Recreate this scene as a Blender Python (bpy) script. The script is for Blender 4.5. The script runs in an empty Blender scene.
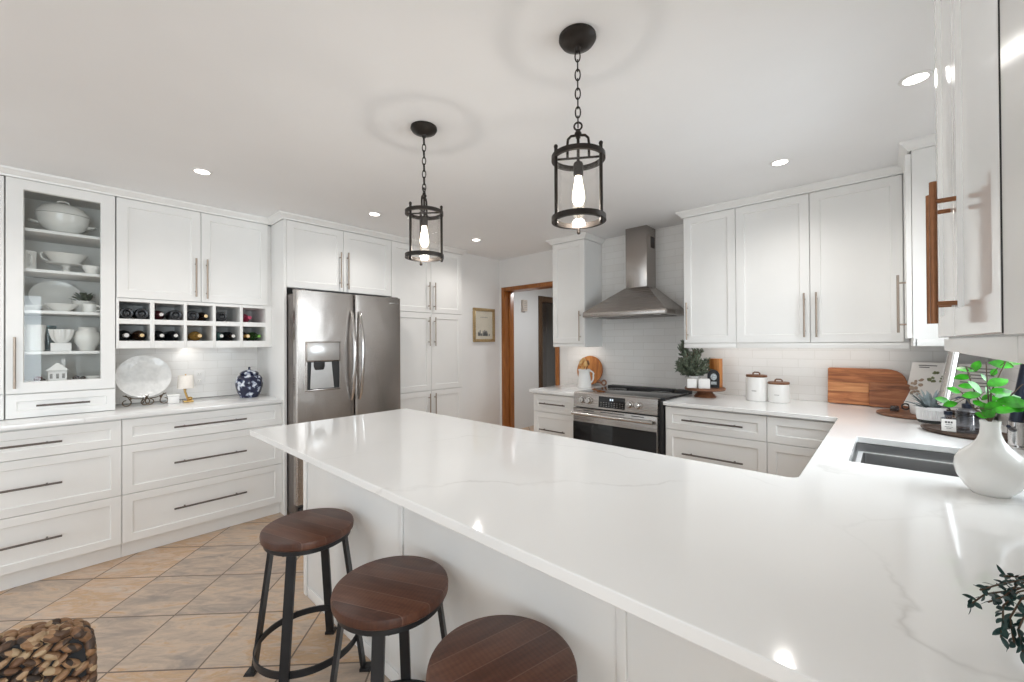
import bpy, bmesh, math, random
from mathutils import Vector, Matrix
random.seed(7)
PI = math.pi
S = bpy.context.scene
COL = S.collection

# ------------------------------------------------------------------ camera
H = 1.345
yaw, pitch, roll = math.radians(42.379), math.radians(-0.309), math.radians(0.329)
f_ = Vector((-math.sin(yaw)*math.cos(pitch), math.cos(yaw)*math.cos(pitch), -math.sin(pitch)))
r0 = Vector((math.cos(yaw), math.sin(yaw), 0)); d0 = f_.cross(r0)
cr, sr = math.cos(roll), math.sin(roll)
r_ = cr*r0 + sr*d0; d_ = -sr*r0 + cr*d0
cam = bpy.data.cameras.new('camera'); cam_o = bpy.data.objects.new('camera', cam); COL.objects.link(cam_o)
cam.sensor_width = 36; cam.lens = 413.567*36/1024; cam.clip_start = 0.02
cam_o.matrix_world = Matrix(((r_.x, -d_.x, -f_.x, 0), (r_.y, -d_.y, -f_.y, 0), (r_.z, -d_.z, -f_.z, H), (0, 0, 0, 1)))
S.camera = cam_o

# ------------------------------------------------------------------ world, lights, exposure
CEIL = 2.385
w = bpy.data.worlds.new('world'); S.world = w; w.use_nodes = True
bg = w.node_tree.nodes['Background']
bg.inputs[0].default_value = (0.80, 0.90, 1.0, 1); bg.inputs[1].default_value = 1.0
S.view_settings.view_transform = 'Standard'; S.view_settings.look = 'None'
S.view_settings.gamma = 1; S.view_settings.use_curve_mapping = False
S.view_settings.exposure = 0.0
try:
    S.cycles.use_denoising = True
    S.cycles.max_bounces = 10; S.cycles.diffuse_bounces = 6; S.cycles.transparent_max_bounces = 16
    S.cycles.sample_clamp_indirect = 6
    S.cycles.caustics_reflective = False; S.cycles.caustics_refractive = False
except Exception:
    pass

def area(name, loc, direction, sx, sy, power, color=(1, 1, 1), spread=180):
    l = bpy.data.lights.new(name, 'AREA'); l.shape = 'RECTANGLE'; l.size = sx; l.size_y = sy
    l.energy = power; l.color = color; l.spread = math.radians(spread)
    o = bpy.data.objects.new(name, l); COL.objects.link(o); o.location = loc
    o.rotation_euler = Vector(direction).to_track_quat('-Z', 'Y').to_euler()
    return o
def spot(name, loc, power, color, size=140, radius=0.05):
    l = bpy.data.lights.new(name, 'SPOT'); l.energy = power; l.color = color
    l.spot_size = math.radians(size); l.spot_blend = 0.8; l.shadow_soft_size = radius
    o = bpy.data.objects.new(name, l); COL.objects.link(o); o.location = loc
    return o
DAY = (0.86, 0.94, 1.0); WARM = (1.0, 0.96, 0.915)
# daylight through the windows (two behind the photographer, one over the sink)
area('daylight_patio_door', (-2.35, -3.28, 1.15), (0, 1, 0), 2.6, 2.1, 25, DAY)
area('daylight_dining_window', (2.98, -1.3, 1.35), (-1, 0, 0), 2.2, 1.7, 103, DAY)
area('daylight_sink_window', (0.56, 2.27, 1.60), (-1, -0.15, -0.42), 1.0, 0.98, 16, DAY, 140)
DOWN = [(-3.03, 0.578), (-3.03, 1.70), (-3.05, 2.82), (-0.459, 2.814), (0.085, 2.286),
        (-3.03, -0.55), (-1.7, -1.6), (-0.2, -1.6)]
for x, y in DOWN:
    spot('downlight_lamp', (x, y, CEIL-0.03), 13, WARM, 150, 0.03)
# LED strips under the wall cabinets
area('cabinet_strip_light', (-0.58, 3.56, 1.330), (0, 0.25, -1), 1.15, 0.03, 0.75, (1, 0.96, 0.91))
area('cabinet_strip_light', (-2.33, 3.56, 1.330), (0, 0.25, -1), 0.33, 0.03, 0.3, (1, 0.96, 0.91))
area('cabinet_strip_light', (-4.02, 0.70, 1.318), (-0.25, 0, -1), 0.03, 0.85, 0.75, (1, 0.96, 0.91))
# hallway ceiling light
area('hall_lamp_light', (-3.1, 4.9, 2.34), (0, 0, -1), 0.4, 0.4, 22, (0.96, 0.98, 1.0))

# ------------------------------------------------------------------ material helpers
class NT:
    def __init__(self, name):
        self.m = bpy.data.materials.new(name); self.m.use_nodes = True
        self.t = self.m.node_tree; self.t.nodes.clear()
        self.out = self.t.nodes.new('ShaderNodeOutputMaterial')
    def n(self, typ, ins=None, **props):
        nd = self.t.nodes.new('ShaderNode'+typ)
        for k, v in props.items(): setattr(nd, k, v)
        for k, v in (ins or {}).items():
            s = nd.inputs[k]
            if hasattr(v, 'is_linked'): self.t.links.new(v, s)
            else: s.default_value = v
        return nd
    def math(self, op, a, b=0.0, c=0.0):
        return self.n('Math', {0: a, 1: b, 2: c}, operation=op).outputs[0]
    def ramp(self, fac, stops, interp='LINEAR'):
        nd = self.n('ValToRGB', {0: fac}); cr = nd.color_ramp; cr.interpolation = interp
        while len(cr.elements) < len(stops): cr.elements.new(0.5)
        for e, (p, c) in zip(cr.elements, stops):
            e.position = p; e.color = (*c, 1) if len(c) == 3 else c
        return nd.outputs[0]
    def mix(self, fac, a, b, blend='MIX'):
        nd = self.n('Mix', None, data_type='RGBA', blend_type=blend)
        for idx, v in ((0, fac), (6, a), (7, b)):
            s = nd.inputs[idx]
            if hasattr(v, 'is_linked'): self.t.links.new(v, s)
            else: s.default_value = (*v, 1) if isinstance(v, tuple) and len(v) == 3 else v
        return nd.outputs[2]
    def bsdf(self, color, rough=0.5, metal=0.0, normal=None, **extra):
        ins = {'Base Color': (*color, 1) if isinstance(color, tuple) and len(color) == 3 else color, 'Roughness': rough, 'Metallic': metal}
        if normal is not None: ins['Normal'] = normal
        ins.update(extra)
        b = self.n('BsdfPrincipled', ins)
        self.t.links.new(b.outputs[0], self.out.inputs[0])
        return b
    def bump(self, h, strength=0.2, dist=0.01):
        return self.n('Bump', {'Height': h, 'Strength': strength, 'Distance': dist}).outputs[0]
    def co(self, scale=(1, 1, 1), rot=(0, 0, 0), kind='Object'):
        tc = self.n('TexCoord')
        return self.n('Mapping', {'Vector': tc.outputs[kind], 'Scale': scale, 'Rotation': rot}).outputs[0]

def plain(name, color, rough=0.5, metal=0.0, var=0.04, scale=14.0, bump=0.0, **extra):
    t = NT(name)
    nz = t.n('TexNoise', {'Vector': t.co(), 'Scale': scale, 'Detail': 3.0}).outputs[0]
    lo = tuple(max(0, c*(1-var)) for c in color); hi = tuple(min(1, c*(1+var)) for c in color)
    c = t.ramp(nz, [(0.3, lo), (0.7, hi)])
    nm = t.bump(nz, bump, 0.004) if bump else None
    t.bsdf(c, rough, metal, nm, **extra)
    return t.m

def wood(name, c1, c2, c3, axis=0, scale=9.0, rough=0.45, stretch=9.0, bump=0.08):
    t = NT(name)
    sc = [stretch, stretch, stretch]; sc[axis] = 1.0
    v = t.co(tuple(sc))
    n1 = t.n('TexNoise', {'Vector': v, 'Scale': scale*0.35, 'Detail': 5.0, 'Roughness': 0.6, 'Distortion': 0.7}).outputs[0]
    n2 = t.n('TexNoise', {'Vector': v, 'Scale': scale*2.2, 'Detail': 3.0}).outputs[0]
    base = t.ramp(n1, [(0.30, c1), (0.5, c2), (0.70, c3)])
    c = t.mix(t.math('MULTIPLY', n2, 0.45), base, c1)
    t.bsdf(c, rough, 0, t.bump(n2, bump, 0.003))
    return t.m

def boards(name, c1, c2, c3, axis=0, across=1, width=0.06, rough=0.45):
    """wood glued up from strips: each strip its own tone and grain"""
    t = NT(name)
    sep = t.n('SeparateXYZ', {0: t.co()})
    u = t.math('DIVIDE', t.math('ADD', sep.outputs[across], 3.013), width)
    idx = t.math('FLOOR', u)
    rnd = t.n('TexWhiteNoise', {'W': idx}, noise_dimensions='1D').outputs[0]
    sc = [11, 11, 11]; sc[axis] = 1.3
    vec = t.n('VectorMath', {0: t.co(tuple(sc)), 1: t.n('CombineXYZ', {0: t.math('MULTIPLY', rnd, 40.0), 1: t.math('MULTIPLY', rnd, 17.0), 2: 0.0}).outputs[0]}, operation='ADD').outputs[0]
    n1 = t.n('TexNoise', {'Vector': vec, 'Scale': 3.2, 'Detail': 6.0, 'Roughness': 0.62, 'Distortion': 0.9}).outputs[0]
    k = t.math('ADD', t.math('MULTIPLY', n1, 0.75), t.math('MULTIPLY', rnd, 0.3))
    c = t.ramp(k, [(0.28, c1), (0.5, c2), (0.78, c3)])
    fr = t.math('FRACT', u)
    ed = t.math('LESS_THAN', t.math('MINIMUM', fr, t.math('SUBTRACT', 1.0, fr)), 0.02)
    c = t.mix(t.math('MULTIPLY', ed, 0.6), c, c1)
    t.bsdf(c, rough, 0, t.bump(n1, 0.08, 0.003))
    return t.m

def tile_mat(name, ua, va, color, tw=0.2, th=0.064):
    t = NT(name)
    sep = t.n('SeparateXYZ', {0: t.co()})
    uv = t.n('CombineXYZ', {0: sep.outputs[ua], 1: sep.outputs[va], 2: 0.0}).outputs[0]
    br = t.n('TexBrick', {'Vector': uv, 'Color1': (*color, 1), 'Color2': (color[0]*0.965, color[1]*0.96, color[2]*0.955, 1),
             'Mortar': (color[0]*0.84, color[1]*0.83, color[2]*0.81, 1), 'Scale': 1.0, 'Mortar Size': 0.0016, 'Mortar Smooth': 0.4,
             'Brick Width': tw, 'Row Height': th, 'Bias': 0.0}, offset=0.5)
    nz = t.n('TexNoise', {'Vector': uv, 'Scale': 14.0, 'Detail': 2.0}).outputs[0]
    h = t.math('ADD', t.math('MULTIPLY', br.outputs['Fac'], -1.0), t.math('MULTIPLY', nz, 0.6))
    t.bsdf(br.outputs['Color'], 0.16, 0, t.bump(h, 0.35, 0.004))
    return t.m

def steel(name, color, rough=0.27, axis=2):
    t = NT(name)
    sc = [220, 220, 220]; sc[axis] = 2.0
    n1 = t.n('TexNoise', {'Vector': t.co(tuple(sc)), 'Scale': 1.0, 'Detail': 2.0}).outputs[0]
    n2 = t.n('TexNoise', {'Vector': t.co((2.2, 2.2, 1.6)), 'Scale': 1.6, 'Detail': 1.0, 'Distortion': 0.6}).outputs[0]
    r = t.math('ADD', t.math('MULTIPLY', n1, 0.10), rough-0.05)
    c = t.ramp(n1, [(0.2, tuple(x*0.92 for x in color)), (0.8, color)])
    nm = t.bump(n1, 0.03, 0.002)
    nm2 = t.n('Bump', {'Height': n2, 'Strength': 0.22, 'Distance': 0.03, 'Normal': nm}).outputs[0]
    t.bsdf(c, r, 1.0, nm2)
    return t.m

def glass_mat(name, tint=(0.97, 0.98, 0.98), refl=1.0):
    t = NT(name)
    tr = t.n('BsdfTransparent', {0: (*tint, 1)})
    gl = t.n('BsdfGlossy', {0: (1, 1, 1, 1), 1: 0.02})
    fc = t.n('LayerWeight', {0: 0.5}).outputs['Facing']
    k = t.math('MULTIPLY', t.math('ADD', t.math('MULTIPLY', t.math('POWER', fc, 5.0), 0.55), 0.035), refl)
    mx = t.n('MixShader', {0: k, 1: tr.outputs[0], 2: gl.outputs[0]})
    t.t.links.new(mx.outputs[0], t.out.inputs[0])
    return t.m

def emit(name, color, strength):
    t = NT(name)
    e = t.n('Emission', {0: (*color, 1), 1: strength}); t.t.links.new(e.outputs[0], t.out.inputs[0])
    return t.m

M = {}
M['paint'] = plain('white_cabinet_paint', (0.85, 0.845, 0.83), 0.32, var=0.012, scale=5)
M['gloss'] = plain('white_gloss_cabinet_paint', (0.88, 0.88, 0.875), 0.09, var=0.01, scale=5)
M['inside'] = plain('cabinet_interior', (0.78, 0.765, 0.73), 0.5, var=0.03)
M['wall'] = plain('wall_paint', (0.85, 0.845, 0.835), 0.7, var=0.012, scale=4, bump=0.02)
M['ceiling'] = plain('ceiling_paint', (0.88, 0.88, 0.885), 0.8, var=0.01, scale=3, bump=0.02)
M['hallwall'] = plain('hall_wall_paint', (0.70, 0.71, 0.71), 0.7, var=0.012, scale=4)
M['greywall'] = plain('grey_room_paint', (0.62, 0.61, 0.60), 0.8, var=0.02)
M['tile_range'] = tile_mat('white_subway_tile_range', 0, 2, (0.85, 0.84, 0.825))
M['tile_side'] = tile_mat('white_subway_tile_side', 1, 2, (0.85, 0.84, 0.825))
M['steel'] = steel('brushed_stainless', (0.43, 0.395, 0.37), 0.27, 0)
M['steel_v'] = steel('brushed_stainless_upright', (0.42, 0.385, 0.36), 0.25, 2)
M['steel_side'] = plain('dark_steel_side', (0.19, 0.17, 0.16), 0.4, 0.6)
M['chrome'] = plain('polished_chrome', (0.58, 0.56, 0.545), 0.15, 1.0, var=0.01)
M['pull'] = plain('brushed_bronze_pull', (0.40, 0.33, 0.275), 0.35, 1.0, var=0.06, scale=60)
M['pull_dark'] = plain('dark_nickel_pull', (0.145, 0.125, 0.115), 0.38, 0.9, var=0.06, scale=60)
M['pull_reflection'] = plain('bronze_pull_warm_reflection', (0.27, 0.125, 0.065), 0.36, 1.0, var=0.08, scale=60)  # near pulls: same bronze, browned to carry a warm reflection in the colour
M['black'] = plain('black_metal', (0.018, 0.018, 0.019), 0.42, 0.2, var=0.1)
M['stoolmetal'] = plain('stool_black_steel', (0.022, 0.023, 0.026), 0.38, 0.35, var=0.15)
M['bronze'] = plain('dark_bronze_metal', (0.028, 0.023, 0.020), 0.42, 0.6, var=0.15)
M['blackglass'] = plain('black_glass', (0.008, 0.008, 0.009), 0.06, var=0.1)
M['cooktop'] = plain('cooktop_glass', (0.012, 0.012, 0.013), 0.05, var=0.1)
M['blackplastic'] = plain('black_plastic', (0.02, 0.02, 0.021), 0.5, var=0.1)
M['porcelain'] = plain('white_porcelain', (0.82, 0.81, 0.79), 0.12, var=0.01)
M['china'] = plain('cream_china', (0.80, 0.785, 0.75), 0.2, var=0.02)
M['matte_white'] = plain('matte_white', (0.82, 0.81, 0.80), 0.55, var=0.02)
M['glass'] = glass_mat('clear_glass', (0.97, 0.98, 0.98), 0.65)
M['lampglass'] = glass_mat('lantern_glass', (0.99, 0.987, 0.982), 0.8)
M['paleglass'] = glass_mat('blue_grey_glass', (0.62, 0.72, 0.74), 1.2)
M['ribglass'] = glass_mat('smoky_ribbed_glass', (0.60, 0.62, 0.66), 1.8)
M['doorwood'] = wood('varnished_oak_trim', (0.22, 0.070, 0.014), (0.36, 0.125, 0.026), (0.46, 0.18, 0.045), axis=2, scale=9, rough=0.3)
M['darkdoor'] = wood('dark_door_trim', (0.05, 0.028, 0.014), (0.09, 0.05, 0.025), (0.13, 0.075, 0.04), axis=2, scale=9, rough=0.4)
M['acacia'] = boards('acacia_board', (0.18, 0.052, 0.019), (0.52, 0.19, 0.07), (0.78, 0.38, 0.16), axis=0, across=2, width=0.062)
M['acacia_dark'] = wood('acacia_board_swirled', (0.14, 0.042, 0.017), (0.38, 0.135, 0.052), (0.58, 0.25, 0.105), axis=0, scale=12)
M['honey'] = wood('honey_wood', (0.30, 0.09, 0.020), (0.54, 0.205, 0.048), (0.70, 0.33, 0.10), axis=2, scale=10)
M['walnut'] = wood('walnut_wood', (0.10, 0.038, 0.017), (0.20, 0.082, 0.038), (0.30, 0.14, 0.07), axis=0, scale=10)
M['tray'] = wood('dark_tray_wood', (0.035, 0.020, 0.014), (0.085, 0.05, 0.034), (0.14, 0.09, 0.06), axis=0, scale=12)
M['spoon'] = wood('utensil_wood', (0.62, 0.34, 0.11), (0.80, 0.50, 0.20), (0.86, 0.60, 0.30), axis=2, scale=14)
M['gold'] = plain('brass', (0.62, 0.40, 0.14), 0.28, 1.0, var=0.08)
M['goldframe'] = plain('gilt_frame', (0.52, 0.38, 0.20), 0.38, 0.7, var=0.15, scale=40)
M['scroll'] = plain('antique_iron', (0.11, 0.075, 0.045), 0.4, 0.8, var=0.2, scale=40)
M['navy'] = plain('navy_black_metal', (0.012, 0.018, 0.035), 0.3, 0.3, var=0.1)
M['leaf'] = plain('bright_leaf', (0.05, 0.40, 0.015), 0.3, var=0.75, scale=34, **{'Subsurface Weight': 0.0})
M['leafdark'] = plain('dark_leaf', (0.016, 0.052, 0.048), 0.45, var=0.5, scale=40)
M['fir'] = plain('fir_needles', (0.15, 0.185, 0.13), 0.6, var=0.6, scale=60)
M['herb'] = plain('muted_herb', (0.075, 0.10, 0.055), 0.6, var=0.5, scale=50)
M['airplant'] = plain('blue_grey_succulent', (0.16, 0.20, 0.21), 0.5, var=0.4, scale=30)
M['stem'] = plain('brown_stem', (0.10, 0.06, 0.035), 0.6, var=0.2)
M['soil'] = plain('potting_soil', (0.03, 0.022, 0.016), 0.9, var=0.3, scale=60)
M['paper'] = plain('page_paper', (0.82, 0.80, 0.77), 0.6, var=0.02)
M['ink'] = plain('printed_ink', (0.10, 0.09, 0.09), 0.7, var=0.2)
M['printbrown'] = plain('printed_sepia', (0.36, 0.27, 0.2), 0.7, var=0.3, scale=60)
M['printgreen'] = plain('printed_green', (0.15, 0.17, 0.08), 0.7, var=0.4, scale=60)
M['printgrey'] = plain('printed_grey', (0.30, 0.29, 0.28), 0.7, var=0.3, scale=60)
M['mat_board'] = plain('cream_mat_board', (0.78, 0.70, 0.58), 0.6, var=0.04)
M['redorn'] = plain('deep_red_ornament', (0.10, 0.012, 0.012), 0.3, var=0.3)
M['darkorn'] = plain('dark_brown_ornament', (0.03, 0.02, 0.018), 0.4, var=0.3)
M['lampshade'] = plain('ivory_lampshade', (0.80, 0.755, 0.70), 0.7, var=0.03, scale=90)
M['bulb'] = emit('glowing_bulb', (1.0, 0.88, 0.70), 9)
M['lens'] = emit('downlight_lens', (1.0, 0.96, 0.90), 14)
M['display'] = emit('display_glow', (0.75, 0.85, 0.95), 1.2)

def quartz():
    t = NT('white_quartz')
    v = t.co()
    wob = t.n('TexNoise', {'Vector': v, 'Scale': 1.1, 'Detail': 6.0, 'Roughness': 0.55}).outputs['Color']
    v2 = t.n('VectorMath', {0: v, 1: t.n('VectorMath', {0: wob, 1: (0.75, 0.75, 0.75)}, operation='MULTIPLY').outputs[0]}, operation='ADD').outputs[0]
    vo = t.n('TexVoronoi', {'Vector': v2, 'Scale': 0.95}, feature='DISTANCE_TO_EDGE').outputs[0]
    line = t.ramp(vo, [(0.0, (1, 1, 1)), (0.003, (0.6, 0.6, 0.6)), (0.009, (0, 0, 0))])
    brk = t.ramp(t.n('TexNoise', {'Vector': v, 'Scale': 2.3, 'Detail': 2.0}).outputs[0], [(0.44, (0, 0, 0)), (0.66, (1, 1, 1))])
    k = t.math('MULTIPLY', t.math('MULTIPLY', line, brk), 0.30)
    cl = t.n('TexNoise', {'Vector': v, 'Scale': 1.6, 'Detail': 4.0}).outputs[0]
    base = t.ramp(cl, [(0.3, (0.85, 0.848, 0.842)), (0.7, (0.88, 0.878, 0.872))])
    c = t.mix(k, base, (0.36, 0.345, 0.32))
    t.bsdf(c, 0.085)
    return t.m
M['quartz'] = quartz()

def floor_mat():
    t = NT('slate_look_floor_tile')
    sep = t.n('SeparateXYZ', {0: t.co()})
    x, y = sep.outputs[0], sep.outputs[1]
    p = 0.508
    u = t.math('DIVIDE', t.math('ADD', t.math('ADD', x, y), 2.252+20*p), p)
    v = t.math('DIVIDE', t.math('ADD', t.math('SUBTRACT', y, x), -3.03+20*p), p)
    iu, iv = t.math('FLOOR', u), t.math('FLOOR', v)
    cell = t.n('CombineXYZ', {0: iu, 1: iv, 2: 0.0}).outputs[0]
    wn = t.n('TexWhiteNoise', {'Vector': cell}, noise_dimensions='2D')
    rnd, rcol = wn.outputs[0], wn.outputs[1]
    off = t.n('VectorMath', {0: rcol, 1: (37.0, 23.0, 11.0)}, operation='MULTIPLY').outputs[0]
    loc = t.n('CombineXYZ', {0: u, 1: t.math('MULTIPLY', v, 3.2), 2: 0.0}).outputs[0]
    vv = t.n('VectorMath', {0: loc, 1: off}, operation='ADD').outputs[0]
    n1 = t.n('TexNoise', {'Vector': vv, 'Scale': 1.5, 'Detail': 8.0, 'Roughness': 0.66, 'Distortion': 0.9}).outputs[0]
    n2 = t.n('TexNoise', {'Vector': vv, 'Scale': 5.5, 'Detail': 5.0, 'Roughness': 0.7}).outputs[0]
    k = t.math('ADD', t.math('MULTIPLY', n1, 0.95), t.math('MULTIPLY', t.math('SUBTRACT', rnd, 0.5), 0.24))
    c = t.ramp(k, [(0.20, (0.31, 0.265, 0.235)), (0.34, (0.47, 0.37, 0.295)), (0.45, (0.60, 0.465, 0.355)), (0.53, (0.55, 0.355, 0.205)), (0.62, (0.62, 0.455, 0.335)), (0.76, (0.60, 0.515, 0.44))])
    c = t.mix(t.ramp(n2, [(0.46, (0, 0, 0)), (0.72, (0.5, 0.5, 0.5))]), c, (0.37, 0.31, 0.27))
    fu, fv = t.math('FRACT', u), t.math('FRACT', v)
    e = t.math('MINIMUM', t.math('MINIMUM', fu, t.math('SUBTRACT', 1.0, fu)), t.math('MINIMUM', fv, t.math('SUBTRACT', 1.0, fv)))
    g = t.math('LESS_THAN', e, 0.0105)
    c = t.mix(g, c, (0.17, 0.125, 0.095))
    h = t.math('SUBTRACT', t.math('MULTIPLY', n2, 0.3), g)
    r = t.math('ADD', t.math('MULTIPLY', n2, 0.25), 0.30)
    t.bsdf(c, r, 0, t.bump(h, 0.25, 0.004))
    return t.m
M['floor'] = floor_mat()

def seat_mat():
    t = NT('stool_seat_wood')
    sep = t.n('SeparateXYZ', {0: t.co()})
    u = t.math('DIVIDE', t.math('ADD', sep.outputs[1], 1.035), 0.07)
    idx = t.math('FLOOR', u)
    rnd = t.n('TexWhiteNoise', {'W': idx}, noise_dimensions='1D').outputs[0]
    v = t.n('VectorMath', {0: t.co((3, 22, 8)), 1: t.n('CombineXYZ', {0: t.math('MULTIPLY', rnd, 30.0), 1: 0.0, 2: 0.0}).outputs[0]}, operation='ADD').outputs[0]
    n1 = t.n('TexNoise', {'Vector': v, 'Scale': 2.4, 'Detail': 6.0, 'Roughness': 0.65}).outputs[0]
    saw = t.n('TexWave', {'Vector': t.co((1, 0.25, 1)), 'Scale': 26.0, 'Distortion': 1.6, 'Detail': 2.0}, wave_type='BANDS', bands_direction='X').outputs[1]
    k = t.math('ADD', t.math('MULTIPLY', n1, 0.72), t.math('MULTIPLY', rnd, 0.30))
    c = t.ramp(k, [(0.25, (0.042, 0.014, 0.008)), (0.52, (0.098, 0.034, 0.018)), (0.80, (0.165, 0.066, 0.036))])
    c = t.mix(t.math('MULTIPLY', saw, 0.20), c, (0.035, 0.015, 0.010))
    fr = t.math('FRACT', u)
    ed = t.math('LESS_THAN', t.math('MINIMUM', fr, t.math('SUBTRACT', 1.0, fr)), 0.018)
    c = t.mix(t.math('MULTIPLY', ed, 0.55), c, (0.22, 0.12, 0.085))
    t.bsdf(c, 0.42, 0, t.bump(t.math('ADD', n1, t.math('MULTIPLY', saw, 0.3)), 0.10, 0.003))
    return t.m
M['seat'] = seat_mat()

def jar_mat():
    t = NT('blue_and_white_floral_glaze')
    v = t.co()
    vo = t.n('TexVoronoi', {'Vector': v, 'Scale': 17.0, 'Randomness': 1.0}).outputs['Distance']
    n1 = t.n('TexNoise', {'Vector': v, 'Scale': 34.0, 'Detail': 3.0}).outputs[0]
    k = t.math('ADD', t.math('MULTIPLY', vo, 0.9), t.math('MULTIPLY', t.math('SUBTRACT', n1, 0.5), 1.3))
    c = t.ramp(k, [(0.16, (0.72, 0.74, 0.78)), (0.30, (0.30, 0.34, 0.45)), (0.38, (0.018, 0.022, 0.055)), (1.0, (0.012, 0.014, 0.035))])
    t.bsdf(c, 0.12)
    return t.m
M['jar'] = jar_mat()

def plate_mat():
    t = NT('embossed_pearl_glaze')
    v = t.co()
    vo = t.n('TexVoronoi', {'Vector': v, 'Scale': 42.0}).outputs['Distance']
    n1 = t.n('TexNoise', {'Vector': v, 'Scale': 26.0, 'Detail': 4.0}).outputs[0]
    c = t.ramp(n1, [(0.35, (0.80, 0.80, 0.79)), (0.7, (0.68, 0.68, 0.67))])
    t.bsdf(c, 0.14, 0, t.bump(t.math('ADD', vo, n1), 0.35, 0.004))
    return t.m
M['pearl'] = plate_mat()

def weave_mat():
    t = NT('woven_seagrass')
    v = t.co()
    n1 = t.n('SeparateColor', {0: t.n('TexVoronoi', {'Vector': v, 'Scale': 62.0}).outputs['Color']}).outputs[0]
    n2 = t.n('TexNoise', {'Vector': v, 'Scale': 160.0, 'Detail': 3.0}).outputs[0]
    k = t.math('ADD', t.math('MULTIPLY', n1, 0.85), t.math('MULTIPLY', n2, 0.2))
    c = t.ramp(k, [(0.15, (0.030, 0.018, 0.012)), (0.40, (0.13, 0.062, 0.030)), (0.65, (0.27, 0.145, 0.070)), (0.92, (0.40, 0.285, 0.17))])
    t.bsdf(c, 0.6, 0, t.bump(n2, 0.3, 0.003))
    return t.m
M['weave'] = weave_mat()
M['weavecore'] = plain('dark_weave_core', (0.012, 0.012, 0.013), 0.8, var=0.3)

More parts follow.
